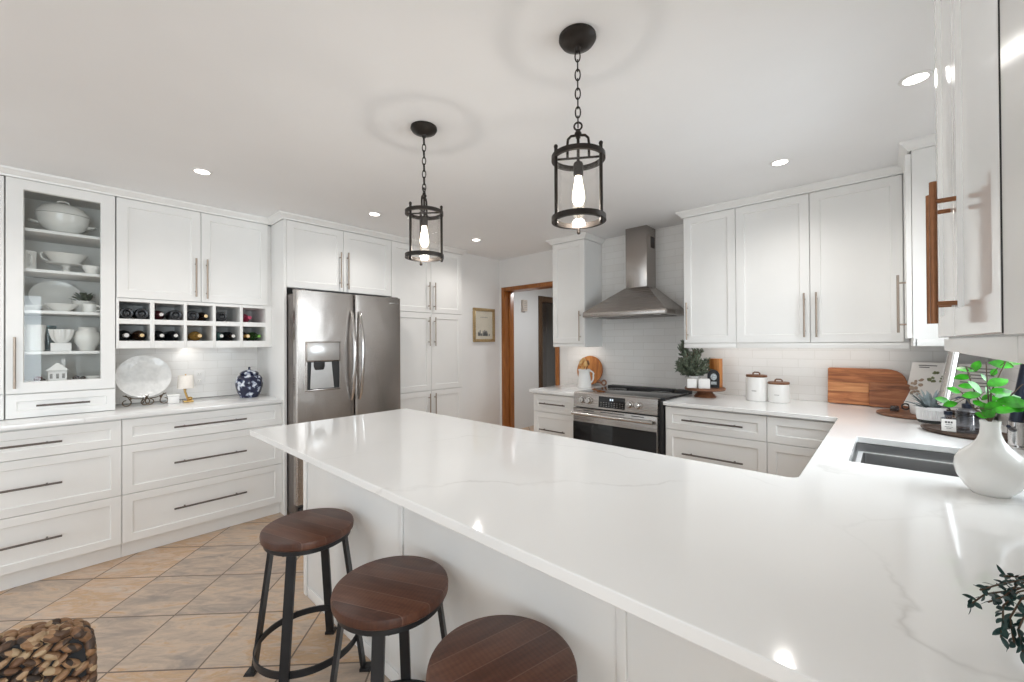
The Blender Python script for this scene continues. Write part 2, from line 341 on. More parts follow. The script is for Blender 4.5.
# ------------------------------------------------------------------ mesh helpers
class MB:
    def __init__(self): self.b = bmesh.new()
    def _face(self, vs):
        try: return self.b.faces.new(vs)
        except ValueError: return None
    def box(self, x0, x1, y0, y1, z0, z1, bev=0.0):
        x0, x1 = sorted((x0, x1)); y0, y1 = sorted((y0, y1)); z0, z1 = sorted((z0, z1))
        t = bmesh.new()
        bmesh.ops.create_cube(t, size=1, matrix=Matrix.Translation(((x0+x1)/2, (y0+y1)/2, (z0+z1)/2)) @ Matrix.Diagonal((x1-x0, y1-y0, z1-z0, 1)))
        if bev: bmesh.ops.bevel(t, geom=t.edges[:], offset=bev, segments=2, profile=0.5, affect='EDGES')
        self.join(t); return self
    def join(self, t, mat=None):
        me = bpy.data.meshes.new('tmp'); t.to_mesh(me); t.free()
        if mat is not None: me.transform(mat)
        self.b.from_mesh(me); bpy.data.meshes.remove(me)
    def add(self, other, mat):
        me = bpy.data.meshes.new('tmp'); other.b.to_mesh(me); me.transform(mat); self.b.from_mesh(me); bpy.data.meshes.remove(me); return self
    def tube(self, pts, r, seg=10, closed=False, caps=True):
        pts = [Vector(p) for p in pts]; n = len(pts)
        rs = r if isinstance(r, (list, tuple)) else [r]*n
        tang = []
        for i in range(n):
            a = pts[(i-1) % n] if (closed or i > 0) else pts[0]
            c = pts[(i+1) % n] if (closed or i < n-1) else pts[-1]
            d = (c-a); tang.append(d.normalized() if d.length > 1e-9 else Vector((0, 0, 1)))
        up = Vector((0, 0, 1)) if abs(tang[0].z) < 0.9 else Vector((1, 0, 0))
        nrm = (up - tang[0]*up.dot(tang[0])).normalized()
        rings = []
        for i in range(n):
            if i: nrm = (nrm - tang[i]*nrm.dot(tang[i])).normalized()
            bn = tang[i].cross(nrm)
            rings.append([self.b.verts.new(pts[i] + (nrm*math.cos(2*PI*k/seg) + bn*math.sin(2*PI*k/seg))*rs[i]) for k in range(seg)])
        m = n if closed else n-1
        for i in range(m):
            A, B = rings[i], rings[(i+1) % n]
            for k in range(seg): self._face([A[k], A[(k+1) % seg], B[(k+1) % seg], B[k]])
        if caps and not closed: self._face(rings[0][::-1]); self._face(rings[-1])
        return self
    def cyl(self, p, q, r, seg=20): return self.tube([p, q], r, seg)
    def lathe(self, prof, c=(0, 0, 0), seg=36, mat=None, sx=1.0, sy=1.0):
        c = Vector(c); rings = []
        for r, z in prof:
            if r < 1e-6: rings.append([self.b.verts.new(self._m(mat, Vector((0, 0, z)))+c)])
            else: rings.append([self.b.verts.new(self._m(mat, Vector((r*sx*math.cos(2*PI*k/seg), r*sy*math.sin(2*PI*k/seg), z)))+c) for k in range(seg)])
        for A, B in zip(rings, rings[1:]):
            if len(A) == 1 and len(B) == 1: continue
            for k in range(seg):
                k2 = (k+1) % seg
                if len(A) == 1: self._face([A[0], B[k], B[k2]])
                elif len(B) == 1: self._face([A[k], A[k2], B[0]])
                else: self._face([A[k], A[k2], B[k2], B[k]])
        for R in (rings[0], rings[-1]):
            if len(R) > 1 and prof[0] != prof[-1]: self._face(R)
        return self
    @staticmethod
    def _m(mat, v): return mat @ v if mat is not None else v
    def ring(self, r, z, w, h, c=(0, 0, 0), seg=40):
        return self.lathe([(r-w/2, z-h/2), (r+w/2, z-h/2), (r+w/2, z+h/2), (r-w/2, z+h/2), (r-w/2, z-h/2)], c, seg)
    def torus(self, R, r, c=(0, 0, 0), mat=None, seg=24, rs=8, arc=2*PI, sy=1.0):
        c = Vector(c); n = seg
        pts = []
        for i in range(n if arc >= 2*PI-1e-6 else n+1):
            a = arc*i/n; pts.append(self._m(mat, Vector((R*math.cos(a), R*sy*math.sin(a), 0)))+c)
        return self.tube(pts, r, rs, closed=arc >= 2*PI-1e-6)
    def loft(self, loops, cap=(True, True)):
        rings = [[self.b.verts.new(Vector(p)) for p in L] for L in loops]
        n = len(rings[0])
        for A, B in zip(rings, rings[1:]):
            for k in range(n): self._face([A[k], A[(k+1) % n], B[(k+1) % n], B[k]])
        if cap[0]: self._face(rings[0][::-1])
        if cap[1]: self._face(rings[-1])
        return self
    def ball(self, c, rx, ry, rz, seg=14, rings=9, mat=None):
        prof = [(math.sin(PI*i/rings), -math.cos(PI*i/rings)) for i in range(rings+1)]
        prof[0] = (0, -1); prof[-1] = (0, 1)
        m = Matrix.Diagonal((rx, ry, rz)).to_3x3()
        if mat is not None: m = mat.to_3x3() @ m
        return self.lathe(prof, c, seg, m)
    def leaf(self, base, dirv, up, L, W, fold=0.25, curl=0.2, thick=0.0):
        base, d = Vector(base), Vector(dirv).normalized()
        side = d.cross(Vector(up))
        if side.length < 1e-4: side = d.cross(Vector((1, 0.3, 0)))
        side.normalize(); n = side.cross(d)
        cols = []
        for i in range(7):
            t = i/6; wv = W*0.5*math.sin(PI*min(1, 0.04+t*0.955))**0.75
            p = base + d*(L*t) - n*(curl*L*t*t)
            cols.append([self.b.verts.new(p-side*wv+n*fold*wv), self.b.verts.new(p), self.b.verts.new(p+side*wv+n*fold*wv)])
        for A, B in zip(cols, cols[1:]):
            self._face([A[0], A[1], B[1], B[0]]); self._face([A[1], A[2], B[2], B[1]])
        return self

ORIG = {}
def obj(name, mb, mat, parent=None, angle=35):
    b = mb.b
    bmesh.ops.recalc_face_normals(b, faces=b.faces[:])
    me = bpy.data.meshes.new(name); b.to_mesh(me); b.free()
    off = ORIG.get(parent.name, Vector((0, 0, 0))) if parent else None
    o = bpy.data.objects.new(name, me); COL.objects.link(o)
    if parent:
        o.parent = parent; me.transform(Matrix.Translation(-off)); ORIG[o.name] = off
    for p in me.polygons: p.use_smooth = True
    try: me.set_sharp_from_angle(angle=math.radians(angle))
    except Exception: pass
    me.materials.append(mat)
    return o
def center_origin(o, loc):
    """put a one-mesh thing's origin at its base"""
    o.data.transform(Matrix.Translation(-Vector(loc))); o.location = loc
def tag(o, label, cat, group=None, kind=None):
    o['label'] = label; o['category'] = cat
    if group: o['group'] = group
    if kind: o['kind'] = kind
    return o
def thing(name, label, cat, loc=(0, 0, 0), group=None):
    o = bpy.data.objects.new(name, None); COL.objects.link(o); o.location = loc; o.empty_display_size = 0.05
    ORIG[o.name] = Vector(loc)
    return tag(o, label, cat, group)
def single(name, mb, mat, label, cat, loc, group=None, angle=35):
    o = obj(name, mb, mat, None, angle); center_origin(o, loc); return tag(o, label, cat, group)
def struct(name, mb, mat, label=None):
    o = obj(name, mb, mat); o['kind'] = 'structure'
    if label: o['label'] = label
    return o
def kids(o): return [c for c in bpy.data.objects if c.parent == o]
def copy_tree(o, parent=None):
    c = o.copy(); COL.objects.link(c)
    if parent: c.parent = parent
    for ch in kids(o): copy_tree(ch, c)
    return c

def P(fc, plane, a, z, d):
    if fc == '+X': return Vector((plane+d, a, z))
    if fc == '-X': return Vector((plane-d, a, z))
    if fc == '-Y': return Vector((a, plane-d, z))
    return Vector((a, plane+d, z))
def shaker(fc, plane, a0, a1, z0, z1, rail=0.058, t=0.02, rec=0.008, glass=False, rails=None):
    """a framed front whose outer face lies on the plane; rails=(left,right,bottom,top)"""
    mb = MB(); L, R, B, T = rails or (rail,)*4
    def ring(k, e, d): # k: share of the rails, e: extra inset
        p0, p1, q0, q1 = a0+L*k+e, a1-R*k-e, z0+B*k+e, z1-T*k-e
        return [P(fc, plane, p0, q0, d), P(fc, plane, p1, q0, d), P(fc, plane, p1, q1, d), P(fc, plane, p0, q1, d)]
    loops = [ring(0, 0, -t), ring(0, 0, -0.0018), ring(0, 0.0018, 0), ring(1, -0.004, 0), ring(1, 0, -rec)]
    if glass: loops += [ring(1, 0, -t)]; loops.append(loops[0]); mb.loft(loops, (False, False)); bmesh.ops.remove_doubles(mb.b, verts=mb.b.verts[:], dist=1e-6)
    else: loops += [ring(1, 0.006, -rec)]; mb.loft(loops)
    return mb
def pull(parent, fc, plane, a0, a1, z0, z1, mat=None, r=0.006, so=0.032):
    mb = MB(); A, B = P(fc, plane, a0, z0, so), P(fc, plane, a1, z1, so)
    mb.cyl(A, B, r, 12)
    d = (B-A)
    for t in (0.14, 0.86):
        q = A+d*t; base = P(fc, plane, a0+(a1-a0)*t, z0+(z1-z0)*t, 0.0)
        mb.cyl(base, q, r*0.8, 10)
    return obj('handle', mb, mat or M['pull'], parent)
def front(name, parent, fc, plane, a0, a1, z0, z1, hz=None, hlen=0.28, mat=None, rail=0.058, pm=None, **kw):
    """door or drawer front with its pull; hz = ('h',) or ('v', a, z0, z1)"""
    g = 0.0016
    o = obj(name, shaker(fc, plane, a0+g, a1-g, z0+g, z1-g, rail, **kw), mat or M['paint'], parent)
    if hz and hz[0] == 'h':
        c = (a0+a1)/2; zc = hz[1] if len(hz) > 1 else (z0+z1)/2
        pull(o, fc, plane, c-hlen/2, c+hlen/2, zc, zc, pm)
    elif hz: pull(o, fc, plane, hz[1], hz[1], hz[2], hz[3], pm)
    return o

# ------------------------------------------------------------------ room shell
XL, YR, XS = -4.18, 3.70, 0.44           # left wall, range wall, sink wall
def wallbox(name, x0, x1, y0, y1, z0=0, z1=CEIL, mat='wall'): return struct(name, MB().box(x0, x1, y0, y1, z0, z1), M[mat])
m = MB().box(-6.0, 3.2, -3.4, 7.6, -0.06, 0.0); struct('floor', m, M['floor'])
m = MB().box(-6.0, 3.2, -3.4, 7.6, CEIL, CEIL+0.08); struct('ceiling', m, M['ceiling'])
wallbox('wall_left', XL-0.1, XL, -3.4, 3.04)
# short return wall beside the pantry (closet face) and the doorway wall
wallbox('wall_pantry_return', XL-0.1, -3.60, 3.045, 3.86)
DX0, DX1, DZ = -3.50, -2.735, 1.985     # clear opening of the doorway
m = MB(); m.box(-3.60, DX0-0.02, 3.72, 3.86, 0, CEIL); m.box(DX0-0.02, DX1+0.02, 3.72, 3.86, DZ+0.02, CEIL); m.box(DX1+0.02, -2.56, 3.72, 3.86, 0, CEIL)
struct('wall_doorway', m, M['wall'])
wallbox('wall_range', -2.56, XS+0.14, YR, YR+0.16)
# sink wall with its window opening
WY0, WY1, WZ0, WZ1 = 1.74, 2.80, 1.08, 2.12
m = MB(); m.box(XS, XS+0.14, 0.20, WY0, 0, CEIL); m.box(XS, XS+0.14, WY1, YR, 0, CEIL); m.box(XS, XS+0.14, WY0, WY1, 0, WZ0); m.box(XS, XS+0.14, WY0, WY1, WZ1, CEIL)
struct('wall_sink', m, M['wall'])
def window(name, facing, x0, x1, y0, y1, z0, z1, bars):
    fr = MB(); gl = MB()
    if facing == 'X':
        xm = (x0+x1)/2
        for a in (y0, y1-0.05): fr.box(x0, x1, a, a+0.05, z0, z1, 0.003)
        for b in (z0, z1-0.05): fr.box(x0, x1, y0+0.05, y1-0.05, b, b+0.05, 0.003)
        for k in range(1, bars): q = y0+(y1-y0)*k/bars; fr.box(xm-0.02, xm+0.02, q-0.02, q+0.02, z0+0.05, z1-0.05, 0.003)
        gl.box(xm-0.003, xm+0.003, y0+0.05, y1-0.05, z0+0.05, z1-0.05)
    else:
        ym = (y0+y1)/2
        for a in (x0, x1-0.05): fr.box(a, a+0.05, y0, y1, z0, z1, 0.003)
        for b in (z0, z1-0.05): fr.box(x0+0.05, x1-0.05, y0, y1, b, b+0.05, 0.003)
        for k in range(1, bars): q = x0+(x1-x0)*k/bars; fr.box(q-0.02, q+0.02, ym-0.02, ym+0.02, z0+0.05, z1-0.05, 0.003)
        gl.box(x0+0.05, x1-0.05, ym-0.003, ym+0.003, z0+0.05, z1-0.05)
    f = struct(name, fr, M['matte_white']); g = obj('pane', gl, M['glass'], f)
    return f
window('window_1', 'X', XS+0.04, XS+0.10, WY0, WY1, WZ0, WZ1, 2)
# dining area behind the photographer
m = MB(); m.box(XS+0.14, 3.2, 0.20, 0.34, 0, CEIL); struct('wall_dining', m, M['wall'])
m = MB(); m.box(2.8, 2.94, -3.2, -2.45, 0, CEIL); m.box(2.8, 2.94, -0.15, 0.20, 0, CEIL); m.box(2.8, 2.94, -2.45, -0.15, 0, 0.45); m.box(2.8, 2.94, -2.45, -0.15, 2.22, CEIL)
struct('wall_right', m, M['wall'])
window('window_2', 'X', 2.84, 2.90, -2.45, -0.15, 0.45, 2.22, 3)
m = MB(); m.box(-4.2, -3.7, -3.22, -3.08, 0, CEIL); m.box(-1.0, 2.8, -3.22, -3.08, 0, CEIL); m.box(-3.7, -1.0, -3.22, -3.08, 2.22, CEIL); m.box(-3.7, -1.0, -3.22, -3.08, 0, 0.06)
struct('wall_back', m, M['wall'])
window('window_3', 'Y', -3.7, -1.0, -3.18, -3.12, 0.06, 2.22, 2)
# hallway behind the doorway
HX = -4.30
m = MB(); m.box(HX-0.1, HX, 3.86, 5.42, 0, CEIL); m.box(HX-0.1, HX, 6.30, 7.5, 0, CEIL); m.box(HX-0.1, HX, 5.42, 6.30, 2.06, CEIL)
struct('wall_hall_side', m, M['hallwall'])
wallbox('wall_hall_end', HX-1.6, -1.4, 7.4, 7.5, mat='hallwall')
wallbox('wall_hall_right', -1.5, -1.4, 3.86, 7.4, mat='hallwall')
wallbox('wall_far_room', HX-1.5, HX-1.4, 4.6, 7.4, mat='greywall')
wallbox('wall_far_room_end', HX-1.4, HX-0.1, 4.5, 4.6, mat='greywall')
# tile backsplashes
m = MB(); m.box(-2.56, XS-0.002, YR-0.010, YR, 0.915, 1.36); m.box(-2.137, -1.213, YR-0.010, YR, 1.36, CEIL-0.002)
struct('wall_range_backsplash', m, M['tile_range'])
struct('wall_left_backsplash', MB().box(XL, XL+0.010, 0.255, 1.195, 0.916, 1.36), M['tile_side'])
m = MB(); m.box(XS-0.010, XS, 0.65, 1.72, 0.916, 1.33); m.box(XS-0.010, XS, 2.82, YR-0.011, 0.916, 1.36); m.box(XS-0.010, XS, 1.72, 2.82, 0.916, 1.06)
struct('wall_sink_backsplash', m, M['tile_side'])
struct('trim_1', MB().box(XS-0.045, XS-0.011, 1.70, 2.84, 1.045, 1.08, 0.004), M['matte_white'])

# wooden doorway lining and casing
d = thing('door_frame', 'varnished orange-brown wooden frame lining the hallway doorway', 'door frame', (-3.12, 3.78, 0))
m = MB(); m.box(DX0-0.02, DX0, 3.705, 3.875, 0, DZ+0.02, 0.002); obj('jamb', m, M['doorwood'], d)
m = MB(); m.box(DX1, DX1+0.02, 3.705, 3.875, 0, DZ+0.02, 0.002); obj('jamb', m, M['doorwood'], d)
m = MB(); m.box(DX0, DX1, 3.705, 3.875, DZ, DZ+0.02, 0.002); obj('head_jamb', m, M['doorwood'], d)
m = MB(); m.box(DX0-0.052, DX0-0.006, 3.700, 3.719, 0, DZ+0.048, 0.003); m.box(DX1+0.006, DX1+0.052, 3.700, 3.719, 0, DZ+0.048, 0.003); m.box(DX0-0.006, DX1+0.006, 3.700, 3.719, DZ+0.006, DZ+0.048, 0.003)
obj('casing', m, M['doorwood'], d)
m = MB(); m.box(DX0+0.001, DX0+0.013, 3.78, 3.82, 0, DZ-0.001, 0.002); m.box(DX1-0.013, DX1-0.001, 3.78, 3.82, 0, DZ-0.001, 0.002); obj('door_stop', m, M['doorwood'], d)
# dark trimmed doorway further along the hall
d = thing('door_frame', 'dark brown door frame further down the hallway, opening to a grey room', 'door frame', (HX, 5.86, 0))
m = MB()
for a, b in ((5.36, 5.45), (6.27, 6.36)): m.box(HX+0.001, HX+0.022, a, b, 0, 2.13, 0.003)
m.box(HX+0.001, HX+0.022, 5.45, 6.27, 2.04, 2.13, 0.003); obj('casing', m, M['darkdoor'], d)
m = MB(); m.box(HX-0.105, HX, 5.421, 5.445, 0, 2.06, 0.002); m.box(HX-0.105, HX, 6.275, 6.299, 0, 2.06, 0.002); m.box(HX-0.105, HX, 5.445, 6.275, 2.035, 2.059, 0.002); obj('jamb', m, M['darkdoor'], d)
c = thing('door_chime', 'small beige door chime box high on the hallway wall', 'door chime', (HX+0.02, 4.98, 1.95))
obj('cover', MB().box(HX+0.001, HX+0.05, 4.93, 5.03, 1.85, 2.03, 0.006), plain('chime_beige', (0.56, 0.50, 0.44), 0.5), c)
m = MB()
for k in range(5): m.box(HX+0.05, HX+0.052, 4.945, 5.015, 1.88+k*0.028, 1.888+k*0.028)
obj('grille', m, M['printgrey'], c)
fx = HX-1.399
pf = thing('picture_frame', 'dark framed picture on the grey wall seen through the hallway door', 'picture', (fx, 7.15, 1.45))
m = MB(); m.box(fx, fx+0.02, 6.86, 7.22, 1.34, 1.39); m.box(fx, fx+0.02, 6.86, 7.22, 1.67, 1.72); m.box(fx, fx+0.02, 6.86, 6.91, 1.39, 1.67); m.box(fx, fx+0.02, 7.17, 7.22, 1.39, 1.67)
obj('frame', m, M['black'], pf)
obj('print', MB().box(fx, fx+0.008, 6.91, 7.17, 1.39, 1.67), M['printgrey'], pf)

# crown moulding, mitred round the cabinet tops
def crown(name, path, side=1):
    prof = [(0.0, 2.336), (0.010, 2.336), (0.012, 2.346), (0.020, 2.352), (0.034, 2.368), (0.040, 2.372), (0.042, CEIL-0.001), (0.0, CEIL-0.001)]
    pts = [Vector((*p, 0)) for p in path]; mb = MB(); loops = []
    for i, p in enumerate(pts):
        ns = []
        if i > 0: d1 = (p-pts[i-1]).normalized(); ns.append(Vector((d1.y, -d1.x, 0))*side)
        if i < len(pts)-1: d2 = (pts[i+1]-p).normalized(); ns.append(Vector((d2.y, -d2.x, 0))*side)
        if len(ns) == 2: nn = (ns[0]+ns[1]); nn = nn*(2/ nn.length_squared) if nn.length > 1e-6 else ns[0]
        else: nn = ns[0]
        loops.append([p+nn*o+Vector((0, 0, z)) for o, z in prof])
    mb.loft(loops); return struct(name, mb, M['paint'])
crown('trim_2', [(-3.79, -0.66), (-3.79, 1.193), (-3.52, 1.193), (-3.52, 3.033), (-3.60, 3.033)])
crown('trim_3', [(-2.518, 3.70), (-2.518, 3.37), (-2.134, 3.37), (-2.134, 3.69)])
crown('trim_4', [(-1.216, 3.69), (-1.216, 3.37), (0.086, 3.37), (0.086, 2.997), (0.44, 2.997)])
crown('trim_5', [(0.43, 1.655), (0.115, 1.655), (0.115, 0.34)], 1)

# ------------------------------------------------------------------ left run: base drawers, worktop, wall units
def base_drawers(label, fc, plane, a0, a1, depth, hlen, body_extra=None, toe=0.055, zs=(0.10, 0.405, 0.715, 0.878), cat='cabinet', group=None, pulls=True):
    s = P(fc, plane, (a0+a1)/2, 0, -depth/2)
    c = thing('drawer_cabinet', label, cat, (s.x, s.y, 0), group)
    m = MB()
    def bx(d0, d1, q0, q1, z0, z1):
        p, q = P(fc, plane, q0, z0, d0), P(fc, plane, q1, z1, d1); m.box(p.x, q.x, p.y, q.y, z0, z1)
    bx(-depth, -0.021, a0+0.001, a1-0.001, 0.098, 0.884); bx(-depth+0.01, -toe, a0+0.001, a1-0.001, 0.0, 0.098)
    obj('carcass', m, M['paint'], c)
    for z0, z1 in zip(zs, zs[1:]):
        front('drawer', c, fc, plane, a0, a1, z0, z1, ('h',) if pulls else None, hlen, rail=0.052, pm=M['pull_dark'])
    return c
base_drawers('white three-drawer base cabinet under the glass-front china cabinet', '+X', -3.56, -0.66, 0.267, 0.61, 0.42)
base_drawers('white three-drawer base cabinet beside the fridge, under the wine rack', '+X', -3.56, 0.267, 1.193, 0.61, 0.42)
single('worktop', MB().box(XL+0.001, -3.54, -0.66, 1.193, 0.886, 0.915, 0.003), M['quartz'], 'white quartz worktop along the left wall under the wine rack', 'worktop', (-3.86, 0.27, 0.886))

# tall unit at the very edge of the frame
c = thing('wall_cabinet', 'white shaker wall cabinet at the frame edge, beside the china cabinet', 'cabinet', (-3.99, -0.44, 0.916))
obj('carcass', MB().box(XL+0.001, -3.811, -0.66, -0.213, 0.916, 2.335), M['paint'], c)
front('door', c, '+X', -3.79, -0.66, -0.213, 1.065, 2.335, ('v', -0.62, 1.10, 1.39))
front('drawer', c, '+X', -3.79, -0.66, -0.213, 0.918, 1.062, ('h',), 0.22, rail=0.045, pm=M['pull_dark'])

c = thing('china_cabinet', 'white glass-front china cabinet holding white dishes, standing on the worktop', 'cabinet', (-3.99, 0.022, 0.916))
y0, y1 = -0.210, 0.254
m = MB(); m.box(XL+0.001, -3.811, y0, y0+0.018, 0.916, 2.335); m.box(XL+0.001, -3.811, y1-0.018, y1, 0.916, 2.335); m.box(XL+0.001, -3.811, y0+0.018, y1-0.018, 2.315, 2.335)
m.box(XL+0.001, -3.811, y0+0.018, y1-0.018, 1.045, 1.12); m.box(XL+0.001, -3.811, y0+0.018, y1-0.018, 0.916, 0.936); m.box(XL+0.001, XL+0.008, y0+0.018, y1-0.018, 0.936, 2.315)
obj('carcass', m, M['inside'], c)
SH = [2.057, 1.813, 1.562, 1.311]
for z in SH:
    obj('shelf', MB().box(XL+0.009, -3.822, y0+0.019, y1-0.019, z-0.018, z, 0.0015), M['matte_white'], c)
dr = front('door', c, '+X', -3.79, y0, y1, 1.063, 2.337, ('v', -0.174, 1.096, 1.398), rails=(0.070, 0.070, 0.068, 0.062), glass=True)
obj('pane', MB().box(-3.803, -3.799, y0+0.064, y1-0.064, 1.125, 2.281), M['glass'], dr)
front('drawer', c, '+X', -3.79, y0, y1, 0.918, 1.060, ('h',), 0.225, rail=0.045, pm=M['pull_dark'])

c = thing('wall_cabinet', 'white two-door wall cabinet with a ten-cell wine rack below its doors', 'cabinet', (-3.99, 0.712, 1.325))
m = MB(); m.box(XL+0.001, -3.811, 0.257, 1.194, 1.662, 2.335); obj('carcass', m, M['paint'], c)
front('door', c, '+X', -3.79, 0.258, 0.716, 1.664, 2.336, ('v', 0.682, 1.70, 1.983))
front('door', c, '+X', -3.79, 0.716, 1.168, 1.664, 2.336, ('v', 0.749, 1.69, 1.984))
m = MB()
cells = [(0.271, 0.428), (0.451, 0.614), (0.632, 0.788), (0.807, 0.966), (0.986, 1.147)]
rows = [(1.525, 1.641), (1.376, 1.491)]
ys = [0.257]+[v for p in cells for v in p]+[1.194]
for k in range(0, len(ys), 2): m.box(XL+0.012, -3.79, ys[k], ys[k+1], 1.325, 1.661, 0.001)
for a, b in cells:
    m.box(XL+0.012, -3.79, a, b, 1.641, 1.661); m.box(XL+0.012, -3.79, a, b, 1.491, 1.525); m.box(XL+0.012, -3.79, a, b, 1.346, 1.376)
    m.box(-3.806, -3.79, a, b, 1.325, 1.346)
m.box(XL+0.011, XL+0.016, 0.257, 1.194, 1.346, 1.661)
obj('wine_rack', m, M['paint'], c)

# fridge surround and pantry
c = thing('refrigerator_cabinet', 'white two-door cabinet with side panel built over the fridge', 'cabinet', (-3.85, 1.7, 0))
m = MB(); m.box(XL+0.001, -3.52, 1.195, 1.215, 0, 2.335, 0.001); obj('side_panel', m, M['paint'], c)
m = MB(); m.box(XL+0.001, -3.541, 1.2155, 2.147, 1.80, 2.335); obj('carcass', m, M['paint'], c)
front('door', c, '+X', -3.52, 1.2155, 1.678, 1.80, 2.336, ('v', 1.645, 1.833, 2.138))
front('door', c, '+X', -3.52, 1.678, 2.1485, 1.80, 2.336, ('v', 1.711, 1.825, 2.145))
c = thing('pantry_cabinet', 'white floor-to-ceiling six-door pantry cabinet right of the fridge', 'cabinet', (-3.85, 2.62, 0))
m = MB(); m.box(XL+0.001, -3.541, 2.150, 3.033, 0.10, 2.335); m.box(XL+0.001, -3.575, 2.150, 3.033, 0.0, 0.10); obj('carcass', m, M['paint'], c)
for z0, z1, h0, h1 in ((1.665, 2.336, 1.695, 1.98), (0.862, 1.662, 1.322, 1.620), (0.10, 0.859, 0.53, 0.832)):
    front('door', c, '+X', -3.52, 2.150, 2.612, z0, z1, ('v', 2.576, h0, h1))
    front('door', c, '+X', -3.52, 2.612, 3.033, z0, z1, ('v', 2.648, h0, h1))

# ------------------------------------------------------------------ refrigerator
def rounded_front(y0, y1, z0, z1, xb, xf, bow=0.006, rad=0.018, n=14):
    """door slab with soft vertical edges and a slightly bowed face"""
    sec = [(xb, y0), (xf-rad, y0)]
    for k in range(1, 6): a = PI/2*k/6; sec.append((xf-rad+rad*math.sin(a), y0+rad-rad*math.cos(a)))
    for k in range(n+1): t = k/n; yy = y0+rad+(y1-y0-2*rad)*t; sec.append((xf+bow*math.sin(PI*t), yy))
    for k in range(1, 6): a = PI/2*(1-k/6); sec.append((xf-rad+rad*math.sin(a), y1-rad+rad*math.cos(a)))
    sec += [(xf-rad, y1), (xb, y1)]
    return MB().loft([[(x, y, z) for x, y in sec] for z in (z0, z1)])
fr = thing('refrigerator', 'stainless steel french-door refrigerator with water dispenser', 'refrigerator', (-3.8, 1.71, 0))
obj('body', MB().box(-4.16, -3.376, 1.224, 2.138, 0.02, 1.742, 0.004), M['steel_side'], fr)
fd = obj('door', rounded_front(1.242, 1.719, 0.72, 1.772, -3.458, -3.408), M['steel'], fr)
fd2 = obj('door', rounded_front(1.727, 2.180, 0.72, 1.772, -3.458, -3.408), M['steel'], fr)
dw = obj('freezer_drawer', rounded_front(1.242, 2.180, 0.09, 0.705, -3.458, -3.408), M['steel'], fr)
def bow_handle(y, z0, z1, parent):
    pts = []; rr = []
    for k in range(17):
        t = k/16; s = math.sin(PI*t); pts.append((-3.402+0.002+0.062*s**0.6, y, z0+(z1-z0)*t)); rr.append(0.010+0.007*s)
    obj('handle', MB().tube(pts, rr, 14), M['chrome'], parent)
bow_handle(1.688, 0.87, 1.625, fd); bow_handle(1.760, 0.87, 1.625, fd2)
pts = [(-3.40+0.06*math.sin(PI*k/16)**0.5, 1.33+0.76*k/16, 0.62) for k in range(17)]
obj('handle', MB().tube(pts, 0.014, 12), M['chrome'], dw)
m = MB(); m.box(-3.41, -3.394, 1.312, 1.590, 1.205, 1.368, 0.003); m.box(-3.41, -3.394, 1.312, 1.590, 0.970, 0.985, 0.002); m.box(-3.41, -3.394, 1.312, 1.322, 0.985, 1.205); m.box(-3.41, -3.394, 1.580, 1.590, 0.985, 1.205)
dp = obj('dispenser', m, M['steel_v'], fd)
obj('dispenser_panel', MB().box(-3.394, -3.3925, 1.322, 1.580, 1.215, 1.358, 0.0005), plain('pale_dispenser_panel', (0.62, 0.61, 0.60), 0.25, 0.6), fd)
obj('dispenser_recess', MB().box(-3.405, -3.400, 1.322, 1.580, 0.985, 1.205), M['blackplastic'], fd)
m = MB(); m.loft([[(-3.400, 1.345, 0.99), (-3.396, 1.345, 0.99), (-3.396, 1.535, 0.99), (-3.400, 1.535, 0.99)], [(-3.400, 1.355, 1.20), (-3.396, 1.355, 1.20), (-3.396, 1.515, 1.20), (-3.400, 1.515, 1.20)]])
obj('dispenser_paddle', m, plain('brushed_dispenser_back', (0.55, 0.54, 0.53), 0.3, 0.8), fd)
m = MB(); m.lathe([(0.044, 1.203), (0.044, 1.17), (0.036, 1.145), (0.03, 1.14), (0, 1.14)], (-3.392, 1.415, 0), 20, None, 0.35, 1.0); obj('dispenser_spout', m, M['blackplastic'], fd)
m = MB(); m.box(-3.4055, -3.4035, 2.055, 2.145, 1.715, 1.728, 0.001); obj('badge', m, M['chrome'], fd2)
for q in (1.25, 2.09): obj('hinge_cover', MB().box(-3.50, -3.44, q, q+0.08, 1.7555, 1.785, 0.004), M['steel_side'], fr)
def all_kids(o):
    out = []
    for ch in kids(o): out += [ch]+all_kids(ch)
    return out
for ch in all_kids(fr):      # full-depth doors: bring the door set to its true distance
    if ch.name.startswith('body'): continue
    for v in ch.data.vertices:
        p = v.co+fr.location; v.co = Vector((p.x+0.088, p.y*0.974, 1.345+(p.z-1.345)*0.974))-fr.location
m = MB(); m.box(-3.40, -3.345, 1.24, 2.12, 0.0, 0.085, 0.003); obj('base_grille', m, M['blackplastic'], fr)

# ------------------------------------------------------------------ range wall
base_drawers('white three-drawer base cabinet left of the range, next to the doorway', '-Y', 2.99, -2.462, -1.995, 0.70, 0.28)
single('worktop', MB().box(-2.492, -1.990, 2.965, 3.689, 0.886, 0.915, 0.003), M['quartz'], 'short white quartz worktop left of the range', 'worktop', (-2.24, 3.33, 0.886))
base_drawers('white three-drawer base cabinet just right of the range', '-Y', 2.99, -1.215, -0.572, 0.70, 0.385)
base_drawers('white two-front corner base cabinet at the inner bend of the worktop', '-Y', 2.99, -0.572, -0.205, 0.70, 0.2, pulls=False)

